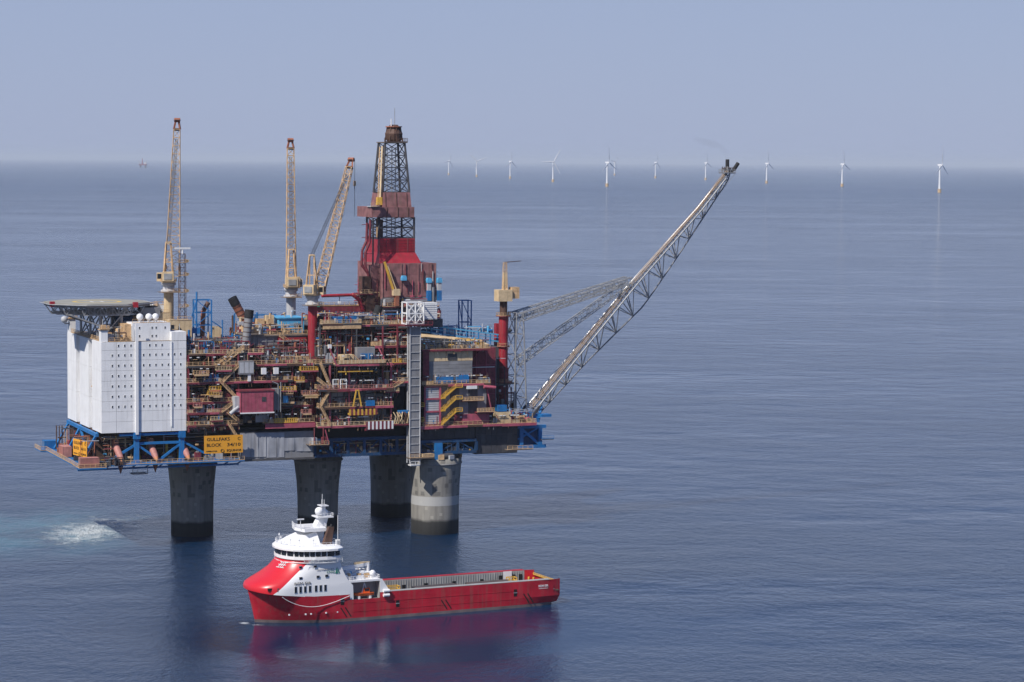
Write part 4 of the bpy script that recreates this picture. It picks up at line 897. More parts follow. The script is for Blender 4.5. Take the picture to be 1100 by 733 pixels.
mb = MB(); mb.box(59.6, U1+.3, DV0-1.8, DV0-.1, 69.5, 69.8, 'maroon'); rail(mb, [(59.6,DV0-1.8,69.8), (U1+.3,DV0-1.8,69.8)], m='cream'); mb.box(59.6, U1+.5, DV0-1.8, DV0, 66.0, 66.4, 'maroon'); rail(mb, [(65,DV0-1.8,66.4), (U1+.5,DV0-1.8,66.4)]); part(de, 'gallery', mb)
mb = MB(); clutter(mb, 60.2, 78.6, DV0-1.5, DV0-.5, 64, 69.2, 90, 401, ('grey_pale','grey','blue','maroon','white','brown')); clutter(mb, 54, 60, -16, -8, 64, 78, 110, 402, ('brown','maroon','cream','grey','pink')); clutter(mb, 60, 76, DV0-1.3, DV0-.4, 69.8, 72.6, 20, 403, ('maroon','pink','grey_pale','steel_dark')); part(de, 'pipework', mb, kind='stuff')
for u in (66.0, 74.3, 77.7):
    z = 77.8 if u < 70 else 77.0; mb = MB(); mb.box(u, u+1.5, DV0-1.6, DV0-.02, z, z+.9, 'sky_blue'); mb.prism_uw([(u, z+.9), (u+1.5, z+.9), (u+1.3, z+1.5), (u+.2, z+1.5)], DV0-1.5, DV0-.02, 'sky_blue'); part(de, 'vent_hood', mb)
for u in (74.5, 77.9):
    mb = MB(); mb.box(u, u+1.1, DV0-1.4, DV0-.05, 74.6, 77.0, 'grey_pale'); mb.box(u-.1, u+1.2, DV0-1.5, DV0-.05, 71.4, 74.6, 'blue'); part(de, 'intake', mb)
mb = MB(); mb.cyl((76.4,DV0-.9,68), (76.4,DV0-.9,75.6), .55, 'grey', n=12); mb.cyl((66,DV0-.8,71.6), (75,DV0-.8,71.6), .4, 'grey_pale', n=10); mb.cyl((67,DV0-.8,70.8), (74,DV0-.8,70.8), .3, 'blue', n=10); part(de, 'pipe', mb)
mb = MB(); R = random.Random(77)
for k in range(16):
    u = R.uniform(60.2, 77); z = R.uniform(72, 81); m = R.choice(('maroon','brown','grey_dark','pink','grey_pale'))
    if R.random() < .5: mb.cyl((u,DV0-.25,z), (u,DV0-.25,min(83,z+R.uniform(1.5,6))), R.uniform(.06,.16), m, n=6)
    else: mb.box(u, u+R.uniform(.4,1.4), DV0-.25, DV0-.02, z, z+R.uniform(.4,1.2), m)
for u in (60.1, 66.2, 71.8, 77.5): mb.bar((u,DV0-.1,72.4), (u,DV0-.1,83), .2, 'pink_clad')
for a, b in ((60.1,66.2), (71.8,66.2), (71.8,77.5)): mb.bar((a,DV0-.12,64.2), (b,DV0-.12,69.4), .25, 'grey_dark')
for k in range(5): z = 86.6+k*.85; mb.bar((60.8,-13.06,z), (72.5,-13.06,z), .07, 'maroon')
for u in (63, 66.6, 70): mb.bar((u,-13.08,86.3), (u,-13.08,90.6), .14, 'maroon'); mb.bar((u,-13.7,97.3), (u,-13.7,100.3), .14, 'brown'); mb.bar((u,-12.5,100.5), (u,-11.95,104.8), .12, 'brown')
part(de, 'cladding_fittings', mb, kind='stuff')
# red windwalls: sloped skirt + upright band
def frustum(mb, u0, u1, v0, v1, w0, a0, a1, b0, b1, w1, m):
    return mb.add([(u0,v0,w0),(u1,v0,w0),(u1,v1,w0),(u0,v1,w0),(a0,b0,w1),(a1,b0,w1),(a1,b1,w1),(a0,b1,w1)], [(0,3,2,1),(4,5,6,7),(0,1,5,4),(1,2,6,5),(2,3,7,6),(3,0,4,7)], m)
mb = MB(); frustum(mb, 60.2, 73.9, -15, 2, 83.0, 60.8, 72.6, -13, 0, 86.2, 'red'); part(de, 'windwall_skirt', mb)
mb = MB(); mb.box(60.8, 72.5, -13, 0, 86.22, 90.6, 'red'); part(de, 'windwall', mb)
mb = MB(); mb.box(58.0, 72.0, -13.6, .6, 97.2, 100.4, 'pink_clad'); part(de, 'monkey_board_windwall', mb)
mb = MB(); frustum(mb, 62.0, 71.5, -12.4, -.6, 100.4, 62.5, 71.2, -11.8, -1.2, 104.9, 'pink_clad'); part(de, 'windwall', mb)
mb = MB(); mb.box(57.6, 60.4, -14, -10, 100.4, 100.7, 'grey_pale'); rail(mb, [(57.6,-14,100.5), (60.4,-14,100.5)]); part(de, 'gallery', mb)
def derrick_tower(mb, w0, w1, cu, cv, h0, h1, n, m):
    P = []
    for k in range(n+1):
        f = k/n; h = h0+(h1-h0)*f; w = w0+(w1-w0)*f; P.append([V3(cu-h, cv-h, w), V3(cu+h, cv-h, w), V3(cu+h, cv+h, w), V3(cu-h, cv+h, w)])
    for i in range(4): mb.bar(P[0][i], P[n][i], .5, m)
    for k in range(n+1):
        for i in range(4): mb.bar(P[k][i], P[k][(i+1) % 4], .3, m)
        if k < n:
            for i in range(4): mb.bar(P[k][i], P[k+1][(i+1) % 4], .22, m); mb.bar(P[k][(i+1) % 4], P[k+1][i], .22, m)
    return P
mb = MB(); derrick_tower(mb, 90.6, 97.2, 66.6, -6.5, 5.8, 5.8, 2, 'steel_dark'); part(de, 'lower_lattice', mb)
mb = MB(); derrick_tower(mb, 104.9, 120.3, 66.9, -6.5, 4.4, 3.2, 4, 'steel_dark'); part(de, 'upper_lattice', mb)
mb = MB()
for u in (65.4, 67.0, 68.2): mb.bar((u,-6.5,84), (u,-6.5,119), .4 if u == 66.2 else .22, 'galv')
for u in (60.4, 61.2): mb.bar((u,-11.6,91), (u+1.6,-9.2,119), .25, 'cream')
mb.box(60.6, 62.4, -11.6, -10, 91, 96.5, 'brown'); part(de, 'guide_rail', mb)
mb = MB(); mb.bar((61.3,-11.7,101), (62.7,-9.6,119.2), .5, 'buff'); mb.bar((61.9,-11.7,101), (63.2,-9.6,119.2), .2, 'brown'); mb.box(60.4, 62, -12, -10.6, 101, 103.4, 'yellow'); part(de, 'escape_ladder', mb)
mb = MB(); mb.box(63.2, 70.8, -10.4, -2.6, 120.3, 120.6, 'deck_steel'); rail(mb, [(63.2,-10.4,120.6), (70.8,-10.4,120.6), (70.8,-2.6,120.6)], m='brown'); part(de, 'gallery', mb)
mb = MB(); mb.lathe((67.6,-6.5,0), [(2.0,120.6), (2.6,121.4), (2.9,123.2), (2.2,124.6), (1.8,125.4), (1.2,126.0)], 'brown', 10, False)
for a in [2*pi*k/8 for k in range(8)]: mb.bar((67.6+3.0*cos(a), -6.5+3.0*sin(a), 120.6), (67.6+2.2*cos(a), -6.5+2.2*sin(a), 125.4), .25, 'brown')
mb.lathe((67.6,-6.5,0), [(2.7,125.2), (2.7,125.5)], 'rust_red', 10, False); mb.box(66.4, 68.8, -8, -5, 121.5, 124, 'rust_red'); part(de, 'crown_block', mb)
mb = MB(); mb.cyl((67.9,-6.5,125.4), (67.9,-6.5,131.2), .09, 'galv', n=5); mb.cyl((66.3,-7.8,125.4), (66.3,-7.8,127.8), .2, 'white', n=6); part(de, 'antenna', mb)
# outside maroon standpipe racks and yellow arm
mb = MB()
for pts in ([(56.4,-14,95.5), (56.2,-14,90), (54.8,-14,87), (54.6,-14,82.5), (56.6,-14,80)], [(57.4,-14,96.5), (57.2,-14,89.5), (55.8,-14,86.4), (55.8,-14,82), (57.4,-14,78)]): mb.path(pts, .42, 'maroon', 8)
for z in (82.5, 86, 91, 95): mb.bar((54.6,-14,z), (58.6,-14,z), .2, 'maroon')
mb.bar((58.3,-14,72), (58.3,-14,96.8), .4, 'steel_dark'); part(de, 'standpipe', mb)
mb = MB(); mb.box(53.2, 57.4, -17, -11, 73.4, 73.8, 'maroon'); rail(mb, [(53.2,-17,73.8), (57.4,-17,73.8)]); mb.box(54.4, 57, -16, -12, 73.8, 79, 'brown'); mb.bar((53.4,-16,73.6), (56,-16,70), .3, 'brown'); mb.box(55.4, 58, -16.5, -12, 67, 73.2, 'brown'); part(de, 'driller_platform', mb)
mb = MB(); mb.bar((60.2,-19.5,83.6), (63.0,-19.5,75.2), .6, 'yellow'); mb.bar((61.2,-19.5,82.4), (64.2,-19.5,74.6), .3, 'buff'); mb.box(63.0, 65.2, -20.2, -18.4, 73.2, 75.2, 'buff'); mb.box(63.6, 64.8, -20.2, -18.4, 70, 73.2, 'rust_red'); part(de, 'yellow_loader_arm', mb)

# ------------------------------------------------------------------ lift tower
lt = thing('lift_tower', 'narrow grey glazed lift tower with white braced head', 'lift tower', (61.8, -34, 23))
LU0, LU1 = 60.2, 63.5
for z in [23.6+2.55*k for k in range(16)]:
    mb = MB(); mb.box(LU0+.12, LU1-.12, -35.4, -33.2, z+.08, z+2.47, 'grey'); part(lt, 'wall_panel', mb)
mb = MB()
for u in (LU0, LU1): 
    mb.bar((u,-35.5,22.8), (u,-35.5,65), .26, 'grey_pale'); mb.bar((u,-33.2,22.8), (u,-33.2,65), .26, 'grey_pale')
for k in range(17): mb.bar((LU0,-35.5,23.6+2.55*k), (LU1,-35.5,23.6+2.55*k), .17, 'grey_pale')
part(lt, 'frame', mb)
mb = MB(); 
for a in (58.9, 64.3):
    for b in (-36.2, -31.8): mb.bar((a,b,65.2), (a,b,72), .36, 'white')
for z in (65.4, 68.6, 71.9):
    for p, q in (((58.9,-36.2),(64.3,-36.2)), ((58.9,-36.2),(58.9,-31.8)), ((64.3,-36.2),(64.3,-31.8)), ((58.9,-31.8),(64.3,-31.8))): mb.bar((*p,z), (*q,z), .34, 'white')
for z0, z1 in ((65.4,68.6), (68.6,71.9)):
    for a, b in ((58.9,61.6), (61.6,64.3)): mb.bar((a,-36.2,z0), (b,-36.2,z1), .26, 'white'); mb.bar((b,-36.2,z0), (a,-36.2,z1), .26, 'white')
mb.bar((61.6,-36.2,65.4), (61.6,-36.2,71.9), .3, 'white'); part(lt, 'head_frame', mb)
mb = MB(); mb.box(60.2, 63.2, -35.4, -32.4, 66, 71, 'grey_pale'); part(lt, 'winch_housing', mb)
mb = MB(); mb.box(58, 67, -36.8, -31, 64.8, 65.15, 'maroon'); rail(mb, [(58,-36.8,65.1), (67,-36.8,65.1)], m='maroon'); part(lt, 'landing', mb)
mb = MB(); mb.box(60, 67.6, -36.5, -33, 24.3, 24.6, 'deck_steel'); rail(mb, [(60,-36.5,24.6), (67.6,-36.5,24.6)]); mb.box(64.2, 67.6, -36.4, -34, 24.6, 25.6, 'buff'); mb.box(60, 63, -37, -34.5, 22.2, 22.5, 'white'); rail(mb, [(60,-37,22.4), (63,-37,22.4)], m='white'); part(lt, 'bottom_landing', mb)
t = thing('white_cabin', 'plain white louvred cabin hung beside the lift tower head', 'cabin', (67,-33,66.6))
mb = MB(); mb.box(65.2, 69.6, -33.5, -29.5, 66.6, 71.7, 'white'); part(t, 'body', mb)
for k in range(7):
    mb = MB(); mb.box(65.4, 69.4, -33.58, -33.5, 67.0+k*.65, 67.1+k*.65, 'grey_pale'); part(t, 'louvre', mb)
mb = MB(); mb.box(65, 72, -32, -26, 64.0, 66.55, 'grey_dark'); part(t, 'underframe', mb)

# ------------------------------------------------------------------ right-hand process module
pm = thing('process_module', 'square decked module with pink frame and yellow zigzag stair', 'process module', (78, -32, 34))
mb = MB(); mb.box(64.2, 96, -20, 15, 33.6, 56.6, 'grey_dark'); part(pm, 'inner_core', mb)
floor_level(pm, 63.2, 102.3, -34.6, 33.9, edge='pink', th=.5); floor_level(pm, 64.8, 87.2, -33.6, 57.3, edge='maroon'); floor_level(pm, 64.6, 87, -34.4, 46.6, edge='pink', rm='cream'); 
mb = MB(); mb.box(65.2, 67.2, -33.2, -32.8, 46.7, 56.6, 'maroon'); part(pm, 'column', mb)
wall(pm, 67.3, 81.6, -32.8, 46.7, 53.6, 14, ('grey',), 501); 
for k in range(6):
    mb = MB(); z = 46.9+k*1.12; mb.box(67.4, 81.4, -32.9, -32.8, z, z+1.05, 'grey'); part(pm, 'wall_slat', mb)
for k in range(8):
    a = 67.3+14.3*k/8; mb = MB(); mb.box(a+.04, a+1.75, -32.75, -32.4, 53.65, 56.6, 'buff'); part(pm, 'cream_panel', mb)
mb = MB(); mb.box(73.4, 76.4, -32.9, -32.7, 54.0, 55.9, 'steel_dark'); part(pm, 'hatch', mb)
mb = MB(); mb.box(81.7, 91.5, -27, -16, 33.95, 57.0, 'maroon'); part(pm, 'maroon_tower', mb)
mb = MB()
for z in (38, 42.5, 47, 51.5): mb.box(81.75, 91.4, -27.12, -27.0, z, z+.2, 'pink')
for u in (84.9, 88.2): mb.bar((u,-27.2,34), (u,-27.2,56.8), .22, 'pink')
mb.bar((82,-27.2,51.5), (87,-27.2,56.8), .22, 'pink'); mb.bar((83,-27.4,51), (91,-27.4,51), .2, 'white'); part(pm, 'stiffener', mb)
# pink framed louvre front
mb = MB(); mb.box(65.6, 86, -33.2, -22, 34.0, 46.2, 'grey_dark'); part(pm, 'inner_wall', mb)
for z in (34.3, 38.3, 42.2, 45.9):
    mb = MB(); mb.box(65.5, 70.8, -34.3, -33.9, z-.22, z+.22, 'pink'); part(pm, 'frame_beam', mb)
for u in (65.5, 70.5):
    mb = MB(); mb.box(u-.25, u+.25, -34.35, -33.85, 34.0, 46.3, 'pink'); part(pm, 'frame_post', mb)
for z in (34.5, 38.5, 42.4):
    for k in range(5):
        mb = MB(); mb.box(65.85, 70.15, -33.95, -33.6, z+.1+k*.68, z+.66+k*.68, 'grey_pale'); part(pm, 'louvre', mb)
wall(pm, 71, 86, -33.5, 34.1, 45.9, 3.0, ('grey','grey_dark','grey'), 510)
mb = MB()
for a, b in (((70.6,-35.2,34.2),(75.4,-35.2,38.2)), ((71.2,-35.2,38.6),(75.2,-35.2,42.0)), ((71.2,-35.2,42.4),(75.2,-35.2,45.6))): stair(mb, a, b, 1.2, 'yellow')
for z in (38.2, 42.0, 45.6): mb.box(75.2, 77.4, -35.3, -33.9, z-.15, z, 'yellow'); rail(mb, [(75.2,-35.3,z), (77.4,-35.3,z)], m='yellow', t=.14)
for z in (38.5, 42.3): mb.box(70.6, 71.8, -35.3, -33.9, z-.15, z, 'yellow'); rail(mb, [(70.4,-35.3,z), (71.8,-35.3,z)], m='yellow', t=.14)
part(pm, 'stair', mb, 'bright yellow zigzag stair')
mb = MB(); mb.box(77.5, 84.6, -35.2, -33.6, 41.2, 41.5, 'maroon'); rail(mb, [(77.5,-35.2,41.4), (84.4,-35.2,41.4)], 1.2, .5, t=.13); part(pm, 'side_balcony', mb)
mb = MB(); mb.box(82, 87.6, -36, -33.6, 37.6, 37.9, 'maroon'); rail(mb, [(82,-36,37.9), (87.6,-36,37.9)], 1.2, .5, t=.13); mb.bar((85.6,-34.2,46), (87.4,-34.2,38), .3, 'pink'); part(pm, 'side_balcony', mb)
mb = MB(); mb.box(77.8, 86.6, -34.4, -33.55, 34.0, 37.2, 'pink'); part(pm, 'pink_panel', mb)
mb = MB(); mb.box(75.2, 77.7, -34.2, -33.55, 34.0, 37.2, 'maroon'); part(pm, 'maroon_panel', mb)
mb = MB(); mb.box(79, 82.4, -34.7, -34.3, 45.0, 46.0, 'white'); part(pm, 'white_sheet', mb)
mb = MB(); mb.cyl((84.6,-34.8,45.6), (88.4,-34.8,45.2), .55, 'pink', n=10); part(pm, 'pink_pipe', mb)
for u, w, h, m in ((69.4, 5.4, 2.2, 'blue'), (74.6, 5.0, 3.0, 'sky_blue'), (76, 4, 2.6, 'blue')):
    mb = MB(); mb.box(u, u+w, -34 if m == 'blue' else -32.7+.5, -31.5 if m == 'blue' else -31.2, 46.65, 46.65+h, m); part(pm, 'blue_crate', mb)
for z in (35.5, 40):
    mb = MB(); mb.box(63.4, 65.2, -34.6, -32, z-.15, z, 'deck_steel'); rail(mb, [(63.4,-34.6,z), (65.2,-34.6,z)], m='yellow', t=.14); part(pm, 'side_balcony', mb)
mb = MB(); clutter(mb, 65, 87, -33.4, -33.0, 46.7, 48.6, 18, 520, ('blue','sky_blue','cream','grey_pale','yellow')); clutter(mb, 64.4, 86, -33, -20, 57.3, 60, 150, 521, ('cream','buff','grey_pale','brown','grey','yellow')); clutter(mb, 87, 101, -33.8, -26, 33.9, 38, 50, 522, ('cream','blue','pink','brown','grey_pale')); clutter(mb, 86, 96, -26, -22, 35, 54, 50, 523, ('brown','maroon','steel_dark','grey')); part(pm, 'pipework', mb, kind='stuff')
mb = MB(); mb.box(89.8, 92.8, -33.4, -31, 37.6, 39.6, 'blue'); mb.box(89, 94, -33.8, -30.5, 34, 37.4, 'buff'); part(pm, 'blue_crate', mb)
# pipe bridge on the roof
t = thing('pipe_bridge', 'sky blue railed pipe bridge sloping across the process roof', 'walkway', (80,-14,57.3))
mb = MB(); mb.add([(70,-16,62.0),(98,-16,58.0),(98,-12,58.0),(70,-12,62.0),(70,-16,61.6),(98,-16,57.6),(98,-12,57.6),(70,-12,61.6)], [(0,1,2,3),(4,7,6,5),(0,4,5,1),(2,6,7,3)], 'sky_blue'); part(t, 'floor_deck', mb)
mb = MB(); 
for k in range(8):
    u = 70+4*k; z = 62-4*k/7; mb.bar((u,-16,z-2.6), (u,-16,z+2.0), .3, 'blue'); mb.bar((u,-12,z-2.6), (u,-12,z+2.0), .3, 'blue')
mb.bar((70,-16,64.0), (98,-16,60.0), .4, 'sky_blue'); mb.bar((70,-16,63), (98,-16,59), .2, 'sky_blue'); part(t, 'railing', mb)
mb = MB(); clutter(mb, 71, 95, -15.6, -12.6, 60.6, 63.6, 34, 531, ('blue','sky_blue','blue','white','grey_pale')); part(t, 'pipework', mb, kind='stuff')
mb = MB(); mb.add([(64.6,-22,60.6),(90,-26,57.8),(90,-18,58.6),(64.6,-16,62.2)], [(0,1,2,3)], 'buff')
for k in range(9):
    y = -24.5+k*.9; mb.cyl((65.5,y,60.6+.08*k), (88,y-.6,58.2+.06*k), .3, 'buff' if k % 3 else 'cream', n=8)
t = thing('pipe_stack', 'buff drill pipes laid on the process module roof', 'pipes', (77,-21,57.3)); part(t, 'pipe_row', mb)
lift_frame('slender sky blue steel tower on the process roof, behind the pipe bridge', (92.0,4,56), 3.2, 3, 14, 'blue', 2)
mb = MB(); mb.lathe((87.5,2,56.6), [(1.6,0), (1.6,4), (1.2,4.9), (.3,5.3)], 'grey_pale', 16)
t = thing('storage_tank', 'white domed tank beside the sky blue tower', 'tank', (87.5,2,56.6)); part(t, 'shell', mb)
mb = MB(); mb.box(97.6, 100.4, -12, -10, 56, 63.4, 'red'); mb.cyl((100.8,-11,60), (103,-11,61.4), .7, 'steel_dark', n=10); t = thing('red_cabinet', 'small red cabinet on the roof beside the pipe bridge end', 'cabinet', (99,-11,56)); part(t, 'body', mb)
# ------------------------------------------------------------------ kingpost and flare boom
kp = thing('kingpost', 'red column topped by a cream machinery box and slim mast', 'mast', (96.8,-20,34))
mb = MB(); mb.cyl((96.8,-20,33.9), (96.8,-20,50), 1.75, 'maroon', n=20); part(kp, 'lower_column', mb)
mb = MB(); mb.cyl((96.8,-20,50), (96.8,-20,66.2), 1.45, 'red', n=20); part(kp, 'upper_column', mb)
for z, r in ((45.4, 2.9), (56.6, 2.0), (66.2, 2.4)):
    mb = MB(); mb.lathe((96.8,-20,z), [(r,0), (r,.25)], 'maroon', 16, False); rail(mb, [(96.8+r*cos(a), -20+r*sin(a), z+.2) for a in [2*pi*k/8 for k in range(9)]], 1.0, 1.2, t=.08); part(kp, 'ring_platform', mb)
mb = MB(); mb.cyl((96.8,-20,66.4), (96.8,-20,71), 1.2, 'brown', n=14); part(kp, 'neck', mb)
mb = MB(); mb.box(94.4, 99.0, -22, -18, 71, 74.6, 'buff'); mb.box(99.05, 101.6, -21.4, -18.6, 71.8, 75.4, 'cream'); part(kp, 'machinery_box', mb)
mb = MB(); lattice(mb, (97.2,-20,74.6), (97.2,-20,83.2), (1,0,0), 1.3, .9, 1.3, .9, 6, .12, .06, 'cream'); mb.box(96.6, 97.8, -20.6, -19.4, 74.6, 80, 'buff'); mb.bar((97.2,-20,83.2), (102.6,-20,83.6), .22, 'brown'); part(kp, 'mast', mb)
mb = MB(); clutter(mb, 93, 100, -23, -21, 34, 44, 22, 601, ('steel_dark','brown','maroon')); mb.box(94, 101, -22, -17, 44.9, 45.2, 'deck_steel'); part(kp, 'pipework', mb, kind='stuff')

fb = thing('flare_boom', 'long grey lattice flare boom slanting out over the sea', 'flare boom', (105,-20,34))
V0 = -20.0; N = 26
TOPN = [(106.4,37.0), (141.4,75.7), (165.4,100.3), (175.0,111.6)]; BOT = [(107.0,32.9), (125.8,51.4), (145.2,68.7), (157.6,85.1), (175.2,109.6)]
def along(P, f):
    L = [0]
    for a, b in zip(P[:-1], P[1:]): L.append(L[-1]+sqrt((b[0]-a[0])**2+(b[1]-a[1])**2))
    x = f*L[-1]
    for i in range(len(P)-1):
        if x <= L[i+1]+1e-6: k = (x-L[i])/(L[i+1]-L[i]); return (P[i][0]+(P[i+1][0]-P[i][0])*k, P[i][1]+(P[i+1][1]-P[i][1])*k)
rings = []
for k in range(N+1):
    f = k/N; h = 4.3-2.8*f; a = along(TOPN, f); b = along(BOT, f); rings.append((V3(a[0], V0-h, a[1]), V3(a[0], V0+h, a[1]), V3(b[0], V0, b[1])))
for i, nm, m, r in ((0, 'top_chord', 'galv', .22), (1, 'top_chord', 'galv', .22), (2, 'bottom_chord', 'grey', .24)):
    mb = MB(); mb.path([q[i] for q in rings], r, m, 8); part(fb, nm, mb)
mb = MB()
for k in range(N+1):
    a, b, c = rings[k]; mb.bar(a, b, .26, 'galv')
    if k % 2 == 0: mb.bar(a, c, .26, 'galv'); mb.bar(b, c, .26, 'grey')
    if k < N:
        a2, b2, c2 = rings[k+1]; mb.bar(a, b2, .2, 'galv')
        if k % 2 == 0: mb.bar(c, a2, .24, 'galv'); mb.bar(c, b2, .24, 'grey')
        else: mb.bar(a, c2, .24, 'galv'); mb.bar(b, c2, .24, 'grey')
part(fb, 'bracing', mb)
up = V3(-.74, 0, .67)
for off, r, m in ((.62, .24, 'alu'), (.28, .15, 'galv'), (-.78, .18, 'galv')):
    mb = MB(); mb.path([q[0].lerp(q[1], .5+off*.42)+up*.55 for q in rings], r, m, 8); part(fb, 'flare_pipe', mb)
mb = MB(); P = [q[0].lerp(q[1], .12)+up*.35 for q in rings]; Q = [q[0].lerp(q[1], .34)+up*.35 for q in rings]
for k in range(N):
    d = (P[k+1]-P[k])/4
    for j in range(4): a = P[k]+d*j; b = Q[k]+d*j; mb.bar(a, a+up*1.1, .08, 'cream'); mb.bar(b, b+up*1.1, .08, 'cream'); mb.bar(a, b, .1, 'brown')
    for z in (.6, 1.1): mb.bar(P[k]+up*z, P[k+1]+up*z, .1, 'cream'); mb.bar(Q[k]+up*z, Q[k+1]+up*z, .1, 'cream')
part(fb, 'walkway', mb)
e = rings[N][0].lerp(rings[N][1], .5)
mb = MB(); mb.box(e.x-2.2, e.x+1.6, V0-2.2, V0+2.2, e.z-.2, e.z+.1, 'galv'); rail(mb, [(e.x-2.2,V0-2.2,e.z), (e.x+1.6,V0-2.2,e.z), (e.x+1.6,V0+2.2,e.z), (e.x-2.2,V0+2.2,e.z), (e.x-2.2,V0-2.2,e.z)], 1.2, .9, 'galv'); clutter(mb, e.x-1.8, e.x+1.2, V0-1.8, V0+1.6, e.z+.1, e.z+2, 16, 611, ('galv','grey_pale','brown')); mb.bar((e.x-2.2,V0-2.2,e.z), tuple(rings[N-2][0]+V3(-2.6,0,0)), .12, 'galv'); mb.bar((e.x+1.6,V0-2.2,e.z), tuple(rings[N-2][2]), .12, 'galv'); part(fb, 'tip_platform', mb)
mb = MB(); mb.cyl((e.x-.3,V0,e.z), (e.x-.3,V0,e.z+3.2), .45, 'steel_dark'); mb.cyl((e.x-.3,V0,e.z+1.0), (e.x-.3,V0,e.z+4.4), .62, 'soot_shade', n=14); part(fb, 'flare_tip', mb)
mb = MB(); mb.cyl((e.x+1.4,V0,e.z+.4), (e.x+2.2,V0,e.z+1.2), .4, 'steel_dark'); mb.cyl((e.x+2.0,V0,e.z+1.0), (e.x+3.6,V0,e.z+3.2), .62, 'soot_shade', n=14); part(fb, 'flare_tip', mb)
for (p, q, w0, w1) in (((101.2,-23.5,66.0), (140.0,-22.2,77.2), 1.9, 1.6), ((101.2,-16.5,66.0), (140.0,-17.8,77.2), 1.9, 1.6), ((101.6,-20,51.6), (138.0,-20,75.2), 2.0, 1.7)):
    mb = MB(); lattice(mb, p, q, (0,1,0), w0*1.25, w1*1.25, w0*1.25, w1*1.25, 18, .15, .10, 'galv', 'galv'); part(fb, 'stay_girder', mb)
mb = MB()
lattice(mb, (101.0,-20,34), (101.0,-20,67.4), (0,1,0), 9, 7.2, 4.4, 2.2, 5, .28, .14, 'galv'); part(fb, 'stay_tower', mb)
mb = MB(); mb.box(100, 107.4, -25, -15, 32.9, 35.6, 'blue'); mb.bar((107,-25,34), (110,-20,37.5), .8, 'blue'); mb.bar((103,-25,33), (107.4,-25,38), .7, 'steel_dark'); mb.bar((103,-15,33), (107.4,-15,38), .7, 'steel_dark'); part(fb, 'hinge_base', mb)
# ------------------------------------------------------------------ supply ship
sv = thing('supply_vessel', 'red and white offshore supply ship lying beside the platform', 'ship', (40, 0, 0), SHIP)
HB = 8.5
def sheer(s):
    if 23.51 <= s <= 31.61: return 5.4
    return 8.4-1.6*min(1, max(0, s/15.0))**.8 if s < 15 else 6.75
LV = [-4, -1.5, -.2, .75, 2.5, 4.5, None]
XB = [0, .02, .06, .12, .2, .3, .42, .56, .72, .88, 1.0]
aft = [25+0.0, 31.6, 31.62, 34, 44, 54, 64, 72, 77, 80.5]
def hull_row(z):
    out = []
    zz = 7.6 if z is None else z; f = max(0, zz)/8.4; s0 = 1.4-2.1*f**1.3 if zz >= 0 else 1.4+.5*zz*-.3; Lr = 23-9.5*f
    for x in XB:
        s = s0+Lr*x; t = HB*(1-(1-x)**(1.75+1.5*f))**(.9-.25*f)
        out.append((s, max(t, .05), zz if z is not None else sheer(s)))
    for s in [23.5, 23.52] + aft[1:]:
        if s <= out[-1][0]: s = out[-1][0]+.01
        w = HB-(.5*max(0, (s-72)/10)**2 if zz > 1 else 1.2*max(0, (s-70)/10)**1.5); out.append((s, w, zz if z is not None else sheer(s)))
    se = {-4: 76, -1.5: 78, -.2: 80.0, .75: 82.2}.get(z, 82.8)
    zz2 = zz if z is not None else 6.75
    out.append((se, (HB-1.0 if zz > 1 else HB-1.6), zz2 + ({-.2: .55, -1.5: .5}.get(z, 0)))); return out
rows = [hull_row(z) for z in LV]; nc = len(rows[0]); mb = MB()
for sg in (-1, 1):
    vs = [(s, sg*t, z) for r in rows for s, t, z in r]
    for i in range(len(LV)-1):
        fs = [(i*nc+k, i*nc+k+1, (i+1)*nc+k+1, (i+1)*nc+k) for k in range(nc-1)]
        if sg > 0: fs = [f[::-1] for f in fs]
        mb.add(vs, fs, 'boot_grey' if i < 3 else 'hull_red', True)
n_ = nc-1; vs = []
for r in rows: vs += [(r[n_][0], -r[n_][1], r[n_][2]), (r[n_][0], r[n_][1], r[n_][2])]
vs[-2] = (vs[-2][0], vs[-2][1], 5.6); vs[-1] = (vs[-1][0], vs[-1][1], 5.6)
mb.add(vs, [(2*i, 2*i+1, 2*i+3, 2*i+2) for i in range(len(rows)-1)], 'hull_red'); hull = part(sv, 'hull', mb)
mb = MB(); mb.box(32, 82.3, -HB+.55, HB-.55, 3.7, 4.0, 'wood'); part(sv, 'cargo_deck', mb)
for k in range(9):
    mb = MB(); y = -6.6+k*1.47; mb.box(35, 79, y, y+1.35, 4.004, 4.07, 'wood'); part(sv, 'deck_plank', mb)
